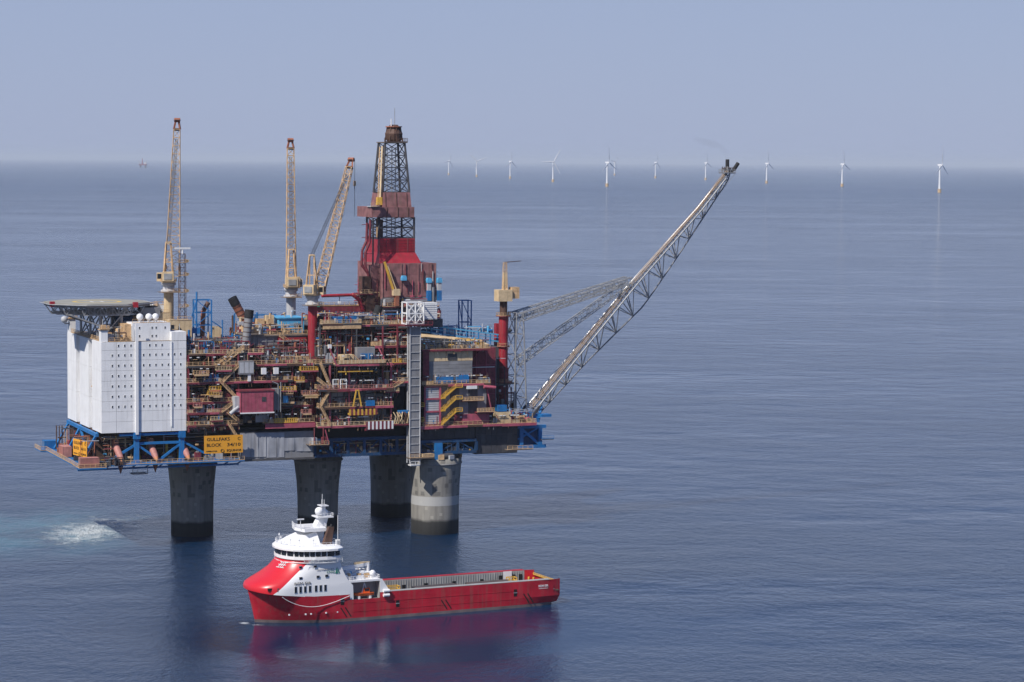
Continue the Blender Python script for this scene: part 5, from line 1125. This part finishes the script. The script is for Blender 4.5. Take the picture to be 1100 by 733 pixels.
# cargo rails
for sg in (-1, 1):
    y0, y1 = (6.7, 7.0) if sg > 0 else (-7.0, -6.7); mb = MB(); mb.box(33.5, 79.5, y0, y1, 4.0, 6.9 if sg > 0 else 6.3, 'ship_grey'); rl = part(sv, 'cargo_rail', mb)
    mb = MB()
    for k in range(64): u = 33.8+k*.71; mb.box(u, u+.14, y0-.12 if sg > 0 else y1, y0 if sg > 0 else y1+.12, 4.05, (6.85 if sg > 0 else 6.2), 'ship_grey')
    part(rl, 'rib', mb)
    mb = MB(); mb.box(33.5, 79.5, min(y0, sg*8.35), max(y1, sg*8.35), 6.75 if sg < 0 else 6.92, 6.85 if sg < 0 else 7.02, 'ship_grey' if sg < 0 else 'hull_red'); part(rl, 'capping', mb)
    if sg > 0:
        for u in (37.0, 44.2, 50.5, 58.5, 66.5, 72.0, 75.8, 77.8):
            mb = MB(); mb.box(u, u+1.0, y0-.16, y0-.1, 4.1, 5.4 if u < 70 else 6.0, 'black'); part(rl, 'opening', mb)
        mb = MB(); mb.box(73.2, 75.7, y0-.25, y0-.17, 4.0, 7.0, 'ship_white'); part(rl, 'white_panel', mb)
        mb = MB(); mb.prism_uw([(79.5,4.0), (79.5,7.0), (80.3,6.3), (82.2,5.4), (82.2,4.0)], 6.75, 8.3, 'whaleback_red'); part(rl, 'stern_wing', mb)
mb = MB()
for u, h in ((80.0, 1.4), (81.4, 1.2)):
    for y in (-5, 0, 5): mb.cyl((u, y, 4), (u, y, 4+h), .28, 'yellow', n=8)
rail(mb, [(82.4,-7.2,5.5), (82.4,7.2,5.5)], .6, 1.2, 'yellow'); part(sv, 'stern_bollard', mb)
# whaleback bow and house
def whaleback():
    m, t, b = nodes_of('whaleback_paint'); L = t.links.new; tc = t.nodes.new('ShaderNodeTexCoord'); sp = t.nodes.new('ShaderNodeSeparateXYZ'); L(tc.outputs['Object'], sp.inputs[0])
    a = t.nodes.new('ShaderNodeMath'); a.operation = 'MULTIPLY_ADD'; L(sp.outputs[0], a.inputs[0]); a.inputs[1].default_value = .80; a.inputs[2].default_value = 8.0-3.6*.80+40*.80
    c = t.nodes.new('ShaderNodeMath'); c.operation = 'GREATER_THAN'; L(sp.outputs[2], c.inputs[0]); L(a.outputs[0], c.inputs[1])
    mx = t.nodes.new('ShaderNodeMix'); mx.data_type = 'RGBA'; L(c.outputs[0], mx.inputs[0]); mx.inputs[6].default_value = (.80,.80,.80,1); mx.inputs[7].default_value = (.60,.018,.028,1)
    L(mx.outputs[2], b.inputs['Base Color']); b.inputs['Roughness'].default_value = .33; MATS['whaleback_paint'] = m
whaleback()
WZ = [8.3, 9.0, 9.8, 10.6, 11.8, 13.3, 15.0, 16.2]; WN = [-.75, -.85, -.55, .75, 3.1, 5.5, 7.2, 7.9]; WH = [8.45, 8.55, 8.5, 8.45, 8.4, 8.35, 8.3, 8.2]; WE = [24.5, 24.3, 23.6, 22.9, 22.2, 21.5, 21.0, 20.7]
def wb(a, i, lo=None):
    """a in [-1,1] round the bow at level i"""
    import bisect
    if isinstance(i, float):
        j = max(0, min(len(WZ)-2, bisect.bisect(WZ, i)-1)); f = (i-WZ[j])/(WZ[j+1]-WZ[j]); P, Q = wb(a, j), wb(a, j+1); return P.lerp(Q, f)
    th = a*pi/2; r = 9.0+i*.25; s = WN[i]+r*(1-max(0, cos(th))**.85); z = WZ[i] if i else sheer(s)-.02
    return V3(s, WH[i]*sin(th)/abs(sin(th))*abs(sin(th))**.8 if a else 0, z)
mb = MB(); NA = 24; vs = []; W_ = NA+1+2
for i in range(len(WZ)):
    row = [wb(-1+2*k/NA, i) for k in range(NA+1)]; row = [V3(WE[i], -WH[i], row[0].z if i else sheer(WE[i]))] + row + [V3(WE[i], WH[i], row[-1].z if i else sheer(WE[i]))]; vs += row
mb.add(vs, [(i*W_+k, i*W_+k+1, (i+1)*W_+k+1, (i+1)*W_+k) for i in range(len(WZ)-1) for k in range(W_-1)], 'whaleback_paint', True)
mb.add([vs[i*W_] for i in range(len(WZ))]+[vs[i*W_+W_-1] for i in range(len(WZ))], [(i, len(WZ)+i, len(WZ)+i+1, i+1) for i in range(len(WZ)-1)], 'ship_white')
bowp = part(sv, 'bow_house', mb, 'red whaleback bow sweeping into white sides')
sw = MB(); sw.box(-.34, .34, -.05, .05, -.8, .8, 'grey_pale'); sw.box(-.27, .27, -.08, .02, -.72, .72, 'glass'); swm = sw.mesh('window')
for k in range(7): piece(bowp, 'window', swm, (9.0+k*1.25+(.35 if k > 3 else 0), -8.56, 8.9))
s2 = MB(); s2.box(-.42, .42, -.05, .05, -.32, .32, 'grey_pale'); s2.box(-.36, .36, -.08, .02, -.26, .26, 'glass'); s2m = s2.mesh('window')
for s, z, y in ((10.6, 14.3, 7.65), (14.2, 14.4, 8.4), (10.4, 11.7, 8.35), (14.9, 11.8, 8.5), (17.2, 11.9, 8.5)): piece(bowp, 'window', s2m, (s, -y-.05, z))
piece(bowp, 'lettering', text_mesh('REM EIR', 1.0, 'black', 4.4, 0), (8.7, -8.63, 10.05), (pi/2, 0, 0))
piece(bowp, 'lettering', text_mesh('POWERED BY', .5, 'grey', 4.6), (14.6, -8.47, 13.3), (pi/2, 0, 0)); piece(bowp, 'lettering', text_mesh('LNG', .95, 'green', 2.0), (17.3, -8.49, 12.5), (pi/2, 0, 0))
mb = MB(); mb.prism_uw([(19.55,12.3), (20.35,12.3), (20.1,12.7), (20.0,14.0)], -8.5, -8.46, 'green'); mb.prism_uw([(20.45,12.3), (20.75,12.3), (20.15,13.9)], -8.5, -8.46, 'green'); part(bowp, 'emblem', mb)
mb = MB()
def wbar(a0, z0, a1, z1, w=.30):
    for k in range(3):
        p = wb(a0+(a1-a0)*k/3, z0+(z1-z0)*k/3); q = wb(a0+(a1-a0)*(k+1)/3, z0+(z1-z0)*(k+1)/3); o = V3(-.10, 0, .08); mb.bar(p+o, q+o, w, 'ship_white')
for z in (13.9, 14.5, 15.1): wbar(-.25, z, -.345, z, .15); wbar(-.14, z, -.235, z, .15)
wbar(-.242, 13.9, -.242, 15.1, .15); wbar(-.295, 13.9, -.295, 15.1, .14); wbar(-.19, 13.9, -.19, 15.1, .14); part(bowp, 'emblem', mb)
mb = MB(); p = wb(-.62, 9.0); mb.box(p.x-.5, p.x+.5, p.y-.18, p.y+.5, 8.8, 9.5, 'black'); mb.box(4.4, 5.6, -8.1, -7.6, 8.6, 9.5, 'grey_dark'); part(bowp, 'fairlead', mb)
# bridge
plan = [(7.0,0), (7.2,-2.2), (7.9,-4.4), (9.2,-6.4), (11.4,-8.0), (14.2,-9.1), (17.2,-9.6), (19.6,-9.5), (21.2,-8.6), (21.8,-7.0), (21.9,0)]
plan = plan + [(x, -y) for x, y in plan[-2:0:-1]]
def scaled(P, k, c=(14.5, 0)): return [((x-c[0])*k+c[0], (y-c[1])*k+c[1]) for x, y in P]
br = MB(); br.prism(scaled(plan, .97), 16.0, 16.75, 'ship_white'); br.prism(scaled(plan, .93), 16.75, 18.2, 'ship_white'); br = part(sv, 'bridge', br)
mb = MB(); mb.prism(scaled(plan, 1.03), 18.2, 18.7, 'ship_white'); P1 = scaled(plan, 1.03); P2 = scaled(plan, .93); n = len(plan)
mb.add([(x,y,18.7) for x,y in P1]+[(x,y,19.35) for x,y in P2], [(k, (k+1) % n, n+(k+1) % n, n+k) for k in range(n)]+[tuple(range(n, 2*n))], 'ship_white', True); part(br, 'roof', mb)
Q = scaled(plan, .945)
for k in range(n):
    a = Vector(Q[k]); b = Vector(Q[(k+1) % n]); m_ = 2 if (b-a).length > 2.4 else 1
    if (b-a).length > 5: m_ = 4
    for j in range(m_):
        p = a.lerp(b, (j+.10)/m_); q = a.lerp(b, (j+.90)/m_); d = (q-p).normalized(); nn = V3(d.y, -d.x, 0)*.06
        if nn.dot(V3(p.x-14.5, p.y, 0)) < 0: nn = -nn
        mb = MB(); P_ = [V3(p.x,p.y,16.85), V3(q.x,q.y,16.85), V3(q.x,q.y,18.15), V3(p.x,p.y,18.15)]; mb.add([x+nn for x in P_]+[x-nn for x in P_], [(0,1,2,3),(4,7,6,5),(0,4,5,1),(1,5,6,2),(2,6,7,3),(3,7,4,0)], 'glass'); part(br, 'pane', mb)
mb = MB(); rail(mb, [(x, y, 19.3) for x, y in scaled(plan, .92)], .9, 1.2, 'ship_white', False, .06); rail(mb, [(11.2,-8.7,15.3), (21.2,-9.2,15.3)], .9, 1.2, 'ship_white', False, .06); mb.prism(scaled(plan, .96), 15.2, 15.35, 'ship_white'); part(br, 'railing', mb)
mb = MB(); mb.add([(8.4,-3,19.3),(8.4,3,19.3),(17,5,19.3),(17,-5,19.3),(11,-3,20.6),(11,3,20.6),(16.4,3.6,22.4),(16.4,-3.6,22.4)], [(0,3,2,1),(4,5,6,7),(0,1,5,4),(1,2,6,5),(2,3,7,6),(3,0,4,7)], 'ship_white'); part(sv, 'monkey_island', mb)
mb = MB(); mb.prism([(13,-4.4), (18.8,-4.4), (19.6,0), (18.8,4.4), (13,4.4), (12,0)], 22.4, 23.2, 'ship_white'); rail(mb, [(13,-4.4,23.2), (18.8,-4.4,23.2), (19.6,0,23.2)], .9, 1.0, 'ship_white', False, .06); rail(mb, [(13,-4.4,23.2), (12,0,23.2), (13,4.4,23.2)], .9, 1.0, 'ship_white', False, .06); part(sv, 'mast_platform', mb)
mb = MB(); mb.add([(15.2,-1.6,19.4),(18.6,-1.6,19.4),(18.6,1.6,19.4),(15.2,1.6,19.4),(18.4,-1.2,25.4),(20.6,-1.2,25.4),(20.6,1.2,25.4),(18.4,1.2,25.4)], [(0,3,2,1),(4,5,6,7),(0,1,5,4),(1,2,6,5),(2,3,7,6),(3,0,4,7)], 'ship_white'); mb.box(17.4, 21.6, -2.2, 2.2, 25.4, 25.7, 'ship_white'); rail(mb, [(17.4,-2.2,25.7), (21.6,-2.2,25.7), (21.6,2.2,25.7)], .8, .9, 'ship_white', False, .06); ms = part(sv, 'mast', mb)
mb = MB(); mb.ball((18.4,-.4,26.9), 1.1, 'ship_white', 14); mb.ball((20.6,1.0,26.4), .7, 'ship_white', 12); part(ms, 'radome', mb)
mb = MB(); mb.box(19.1, 20.1, -.5, .5, 25.7, 28.4, 'ship_white'); mb.box(18.6, 20.6, -1.4, 1.4, 28.2, 28.4, 'ship_white'); 
for s, y, z in ((19.4,0,31.2), (18.8,-1.2,30), (20.4,1.2,29.6)): mb.cyl((s,y,27.5), (s,y,z), .06, 'ship_white', n=5)
part(ms, 'aerial', mb)
mb = MB(); mb.cyl((12.4,-3,23), (12.4,-3,25.6), .09, 'ship_white', n=6); mb.box(11.5, 13.3, -3.2, -2.8, 25.4, 25.7, 'ship_white'); mb.cyl((21,-6.5,19), (21,-6.5,26.6), .08, 'ship_white', n=6)
for s, y in ((9,-5), (10.5,-7), (8,-1), (9.4,4), (13.8,-8.2)): mb.cyl((s,y,19.2), (s,y,21.4), .06, 'ship_white', n=5); mb.ball((s,y,21.0), .22, 'ship_white', 8)
part(ms, 'antenna', mb)
mb = MB(); mb.add([(17.4,-6.0,19.3),(19.6,-6.0,19.3),(19.6,-4.6,19.3),(17.4,-4.6,19.3),(18.9,-5.8,23.6),(20.3,-5.8,23.6),(20.3,-4.8,23.6),(18.9,-4.8,23.6)], [(0,3,2,1),(4,5,6,7),(0,1,5,4),(1,2,6,5),(2,3,7,6),(3,0,4,7)], 'brown'); mb.cyl((19.6,-5.3,23.4), (19.9,-5.3,24.2), .4, 'soot_shade', n=10); part(sv, 'funnel', mb)
for k in range(4):
    mb = MB(); mb.box(20.2+.3*k, 20.3+.3*k, -7.6, -6.9, 19.3, 20.6, 'ship_white'); part(sv, 'locker', mb)
# after house with rescue-boat bay
mb = MB(); mb.box(22.5, 32.6, -5.6, HB-.1, 4.0, 9.7, 'ship_grey'); part(sv, 'after_house', mb)
mb = MB(); mb.box(22.2, 31.9, -HB, HB, 9.7, 10.15, 'ship_white'); part(sv, 'boat_deck', mb)
for pts in ([(20.7,6.76), (23.5,6.76), (23.5,9.69), (20.7,9.69)], [(31.62,6.76), (34.4,6.76), (32.2,10.14), (31.62,10.14)]):
    for y in (-HB-.02, HB-.2):
        mb = MB(); mb.prism_uw(pts, y, y+.22, 'ship_white'); part(sv, 'side_plate', mb)
mb = MB(); mb.box(23.5, 31.6, -8.3, -5.6, 5.0, 5.25, 'ship_grey'); part(sv, 'boat_bay_floor', mb)
for s_ in (23.45, 31.55):
    mb = MB(); mb.box(s_, s_+.1, -8.4, -5.6, 5.2, 9.7, 'ship_grey'); part(sv, 'boat_bay_side', mb)
rb = thing('rescue_boat', 'orange rescue boat stowed in the open bay of the red ship', 'boat', (27.4,-7.2,5.25), SHIP)
mb = MB(); 
st = [(24.6,.15,.95,.7), (25.4,.6,.85,.25), (27,.85,.8,.1), (29,.85,.8,.1), (30.3,.75,.85,.2)]; vs = []
for s, hb, zt, zb in st: vs += [(s,-7.2-hb,5.9+zt), (s,-7.2-hb*.5,5.9+zb), (s,-7.2+hb*.5,5.9+zb), (s,-7.2+hb,5.9+zt)]
mb.add(vs, [(4*i+j, 4*i+(j+1) % 4, 4*i+4+(j+1) % 4, 4*i+4+j) for i in range(4) for j in range(4)]+[(16,17,18,19)], 'rescue_orange'); part(rb, 'hull', mb)
mb = MB(); mb.box(27.6, 29.2, -7.7, -6.7, 6.7, 7.9, 'rescue_orange'); mb.box(27.8, 29.0, -7.74, -7.7, 7.2, 7.7, 'glass'); part(rb, 'console', mb)
mb = MB(); mb.bar((27.2,-7.2,6.6), (27.9,-7.2,9.2), .2, 'ship_white'); mb.bar((28.8,-7.2,6.6), (27.9,-7.2,9.2), .2, 'ship_white'); part(rb, 'lifting_frame', mb)
for s in (26, 29):
    mb = MB(); mb.box(s, s+.5, -8.0, -6.4, 5.25, 5.95, 'ship_white'); part(rb, 'cradle', mb)
mb = MB(); rail(mb, [(22.4,-8.3,10.15), (31.6,-8.3,10.15), (31.6,8.3,10.15)], 1.0, 1.0, 'ship_white', False, .08); clutter(mb, 22.5, 31, -7.6, 4, 10.15, 12.0, 30, 701, ('ship_white','grey_pale','ship_white','cream')); part(sv, 'boat_deck_gear', mb, kind='stuff')
dc = thing('ship_crane', 'folded white deck crane lying over the after house of the ship', 'crane', (31.0,-2,10.15), SHIP)
mb = MB(); mb.cyl((31,-2,10.1), (31,-2,13.0), .55, 'ship_white', n=12); part(dc, 'column', mb)
mb = MB(); mb.bar((31.2,-2,13.1), (22.8,-3,12.3), .8, 'ship_white'); mb.bar((31.4,-2,13.4), (27,-2.5,13.5), .5, 'buff'); part(dc, 'jib', mb)
mb = MB(); mb.ball((30.4,-6.5,11.4), .8, 'ship_white', 12); mb.ball((31.2,-4.6,11.2), .6, 'ship_white', 12); mb.box(29.9,31.6,-7,-4.2,10.15,10.6,'ship_white'); part(dc, 'float_drum', mb)
# life rafts on the ship's side, fender strakes, freeing ports, rope
for z in (6.0, 7.1):
    lr = thing('life_raft', '%s white raft canister in a cradle behind the boat bay' % ('lower' if z < 7 else 'upper'), 'life raft', (33.0,-8.9,z), SHIP, group='raft canisters on the ship side')
    mb = MB(); mb.cyl((32.4,-8.9,z), (34.0,-8.9,z), .42, 'ship_white', n=14); part(lr, 'canister', mb)
    mb = MB(); mb.box(32.6, 32.8, -9.0, -8.45, z-.55, z-.36, 'galv'); mb.box(33.6, 33.8, -9.0, -8.45, z-.55, z-.36, 'galv'); part(lr, 'cradle', mb)
for s in (21.0, 22.2, 48.5, 49.7, 71.8, 73.0):
    mb = MB(); mb.bar((s,-8.42,3.6), (s+1.6,-8.42,1.2), .3, 'rubber'); part(sv, 'fender_strake', mb)
for s, z in ((21.0, 5.2), (36.0, 3.6), (69.0, 4.0), (80.0, 4.2)):
    y = -8.46 if s < 70 else -7.96; mb = MB(); mb.box(s, s+.9, y-.1, y+.2, z-.9, z+.9, 'black'); mb.box(s-.05, s+.95, y-.14, y+.2, z-.1, z+.12, 'galv'); part(sv, 'freeing_port', mb)
mb = MB()
for z in (4.4, 2.3): mb.box(24, 70, -8.56, -8.44, z, z+.06, 'hull_red')
part(sv, 'rubbing_strake', mb)
mb = MB(); P = [V3(5.4+18*k/20, -8.75, 7.4-2.6*sin(pi*(k/20)**.85)-.9*(k/20)) for k in range(21)]; mb.path(P, .07, 'ship_white', 5); part(sv, 'mooring_rope', mb)
piece(hull, 'lettering', text_mesh('REM EIR', .8, 'ship_white', 2.8, .01), (76.2, -8.42, 5.0), (pi/2, 0, 0)); piece(hull, 'lettering', text_mesh('FOSNAVAAG', .35, 'ship_white', 2.6), (76.3, -8.42, 4.5), (pi/2, 0, 0))
mb = MB()
for s, z in ((7.6, 2.4), (11.6, 2.4), (13.0, 2.4), (17, 2.4), (20, 2.4)): mb.box(s, s+.35, -8.5+max(0, (12-s)*.22), -8.2+max(0, (12-s)*.22), z, z+.35, 'ship_white')
part(hull, 'draught_mark', mb)
# deck cargo
for k, (s, m, lab, l) in enumerate(((36.0, 'orange', 'orange cargo basket on the ship deck, close to the after house', 2.6), (38.9, 'yellow', 'yellow open frame on the ship deck beside the orange basket', 3.4), (73.6, 'yellow', 'small yellow frame on the ship deck before the white rail panel', 2.2))):
    c = thing('cargo_basket', lab, 'basket', (s, 4.5, 4.07), SHIP, group='baskets on the ship deck'); mb = MB()
    for a in (s, s+l):
        for y in (3.6, 5.4): mb.bar((a,y,4.1), (a,y,5.7), .2, m)
    for z in (4.2, 4.95, 5.7):
        for y in (3.6, 5.4): mb.bar((s,y,z), (s+l,y,z), .18, m)
        for a in (s, s+l): mb.bar((a,3.6,z), (a,5.4,z), .18, m)
    part(c, 'frame', mb); mb = MB(); mb.box(s+.1, s+l-.1, 3.7, 5.3, 4.1, 5.2 if k == 0 else 4.5, m if k == 0 else 'steel_dark'); part(c, 'load', mb)
for s0, n, lab in ((46, 12, 'long bundle of dark pipes on the ship deck amidships'), (61, 12, 'long bundle of dark pipes on the ship deck towards the stern')):
    c = thing('pipe_bundle', lab, 'pipes', (s0+6, 3, 4.07), SHIP, group='pipe bundles on the ship deck'); R = random.Random(s0)
    for k in range(n):
        mb = MB(); y = 1.5+(k % 6)*.62; z = 4.38+.55*(k//6); a = s0+R.uniform(0, .6); mb.cyl((a,y+.3*(k//6),z), (a+12,y+.3*(k//6),z), .29, R.choice(('brown','grey_dark','steel_dark')), n=10); part(c, 'pipe', mb)

# ------------------------------------------------------------------ offshore wind farm
def turbine():
    t = thing('wind_turbine', 'x', 'wind turbine', (0,0,0), WORLD, 'floating wind turbines on the horizon')
    mb = MB(); mb.cyl((0,0,-8), (0,0,13), 7.5, 'turbine_yellow', n=20); mb.cyl((0,0,13), (0,0,14), 9, 'turbine_yellow', n=20); part(t, 'floater', mb)
    mb = MB(); mb.cyl((0,0,14), (0,0,108), 4.6, 'turbine_white', r1=2.9, n=20); part(t, 'tower', mb)
    mb = MB(); mb.box(-2.9, 2.9, -8, 9, 108, 114.5, 'turbine_white'); part(t, 'nacelle', mb)
    mb = MB(); mb.cyl((0,-8,111), (0,-12.5,111), 2.6, 'turbine_white', r1=1.0, n=14); part(t, 'hub', mb)
    return t
def blade_mesh():
    mb = MB(); n = 8; prof = [(1.6, 2.2, 1.8), (8, 3.0, 1.6), (18, 5.2, 1.1), (40, 3.8, .7), (62, 2.6, .45), (80, .9, .2)]; vs = []
    for z, c, th in prof:
        for k in range(n): a = 2*pi*k/n; vs.append((c*.5*cos(a)*1.5, th*.5*sin(a)*1.5, z))
    mb.add(vs, [(i*n+k, i*n+(k+1) % n, (i+1)*n+(k+1) % n, (i+1)*n+k) for i in range(len(prof)-1) for k in range(n)], 'turbine_white', True); return mb.mesh('blade')
bmesh_ = blade_mesh(); T0 = turbine(); first = True
TUR = [(-512,19978,20,'faint turbine far out past the tip of the derrick, one blade up'), (-261,17938,-50,'faint turbine with a blade raking up to one side, next past the farthest pair'), (-20,16315,3,'turbine with blades crossing its own tower, in line with the derrick side of the farm'),
       (221,14003,150,'turbine with a long blade drooping clear of its tower'), (433,11620,-4,'nearer of the two turbines that stand almost in line'), (848,21109,40,'farther of the two turbines that stand almost in line'),
       (1009,17878,8,'lone faint turbine with upright blade between the paired turbines and flare tip'), (1251,16380,-6,'pale turbine standing just beside the flare tip'), (1423,14144,-5,'turbine with upright blade, the first one beyond the flare tip'),
       (1633,12504,-8,'turbine with upright blade, second one beyond the flare tip'), (1722,10171,2,'largest turbine, at the end of the row away from the platform')]
for x, y, rot, lab in TUR:
    yaw = radians(58 if rot not in (150, -50) else 25); M = Matrix.Translation((x, y, 0)) @ Matrix.Rotation(yaw, 4, 'Z')
    if first: T = T0; T.matrix_world = M; T['label'] = lab; first = False
    else: T = copy_tree(T0, M, lab)
    BASE[T.name] = Vector((0,0,0)); T['_r'] = rot
TT = [o for o in C.objects if o.name.startswith('wind_turbine')]
for T in TT:
    r = T['_r']; del T['_r']
    for k in range(3): piece(T, 'blade', bmesh_, (0,-10.6,111), (0, radians(r+120*k), 0))
# ------------------------------------------------------------------ drilling rig on the skyline
rg = thing('drilling_rig', 'tiny hazy drilling rig on the skyline beside the tallest crane tip', 'oil rig', (-4482,30500,0), WORLD)
X, Y = -4482, 30500
for a in (-30, 30):
    for b in (-25, 25):
        mb = MB(); mb.cyl((X+a,Y+b,-5), (X+a,Y+b,26), 7, 'grey_dark', n=12); part(rg, 'leg', mb)
mb = MB(); mb.box(X-45, X+45, Y-35, Y+35, 26, 44, 'maroon'); part(rg, 'deck', mb)
mb = MB(); mb.box(X+15, X+42, Y-20, Y+20, 44, 62, 'white'); part(rg, 'quarters', mb)
mb = MB(); mb.cyl((X-8,Y,44), (X-8,Y,110), 9, 'red', r1=3, n=4, smooth=False); part(rg, 'derrick', mb)
for s in (-1, 1):
    mb = MB(); mb.bar((X+s*30,Y-20,44), (X+s*52,Y-20,84), 2.5, 'buff'); part(rg, 'crane_boom', mb)
# thin smoke curling from the flare tip
def smoke():
    m = bpy.data.materials.new('smoke'); m.use_nodes = True; t = m.node_tree; t.nodes.remove(t.nodes['Principled BSDF'])
    v = t.nodes.new('ShaderNodeVolumePrincipled'); v.inputs['Color'].default_value = (.10,.10,.11,1); v.inputs['Density'].default_value = .028
    t.links.new(v.outputs[0], t.nodes['Material Output'].inputs['Volume']); MATS['smoke'] = m
smoke()
mb = MB(); x0, z0 = e.x-.3, e.z+4.45; pts = [(0,0,.5), (-.3,1.6,.7), (-1.2,3.0,.9), (-3.0,4.2,1.1), (-5.6,5.0,1.3), (-9,5.6,1.2), (-12.5,6.6,.6)]; n = 10; vs = []
for i_, (dx, dz, r) in enumerate(pts):
    a = pts[max(0, i_-1)]; b = pts[min(len(pts)-1, i_+1)]; d = V3(b[0]-a[0], 0, b[1]-a[1]).normalized(); s1 = V3(0,1,0); s2 = d.cross(s1)
    for k in range(n): q = V3(x0+dx, V0, z0+dz)+s1*(r*cos(2*pi*k/n))+s2*(r*sin(2*pi*k/n)); vs.append(tuple(q))
mb.add(vs, [(i_*n+k, i_*n+(k+1) % n, (i_+1)*n+(k+1) % n, (i_+1)*n+k) for i_ in range(len(pts)-1) for k in range(n)]+[tuple(range(n))[::-1], tuple((len(pts)-1)*n+k for k in range(n))], 'smoke', True)
single('smoke', mb, 'faint dark wisp of smoke drifting from the flare tip', 'smoke', (x0, V0, z0), kind='stuff')
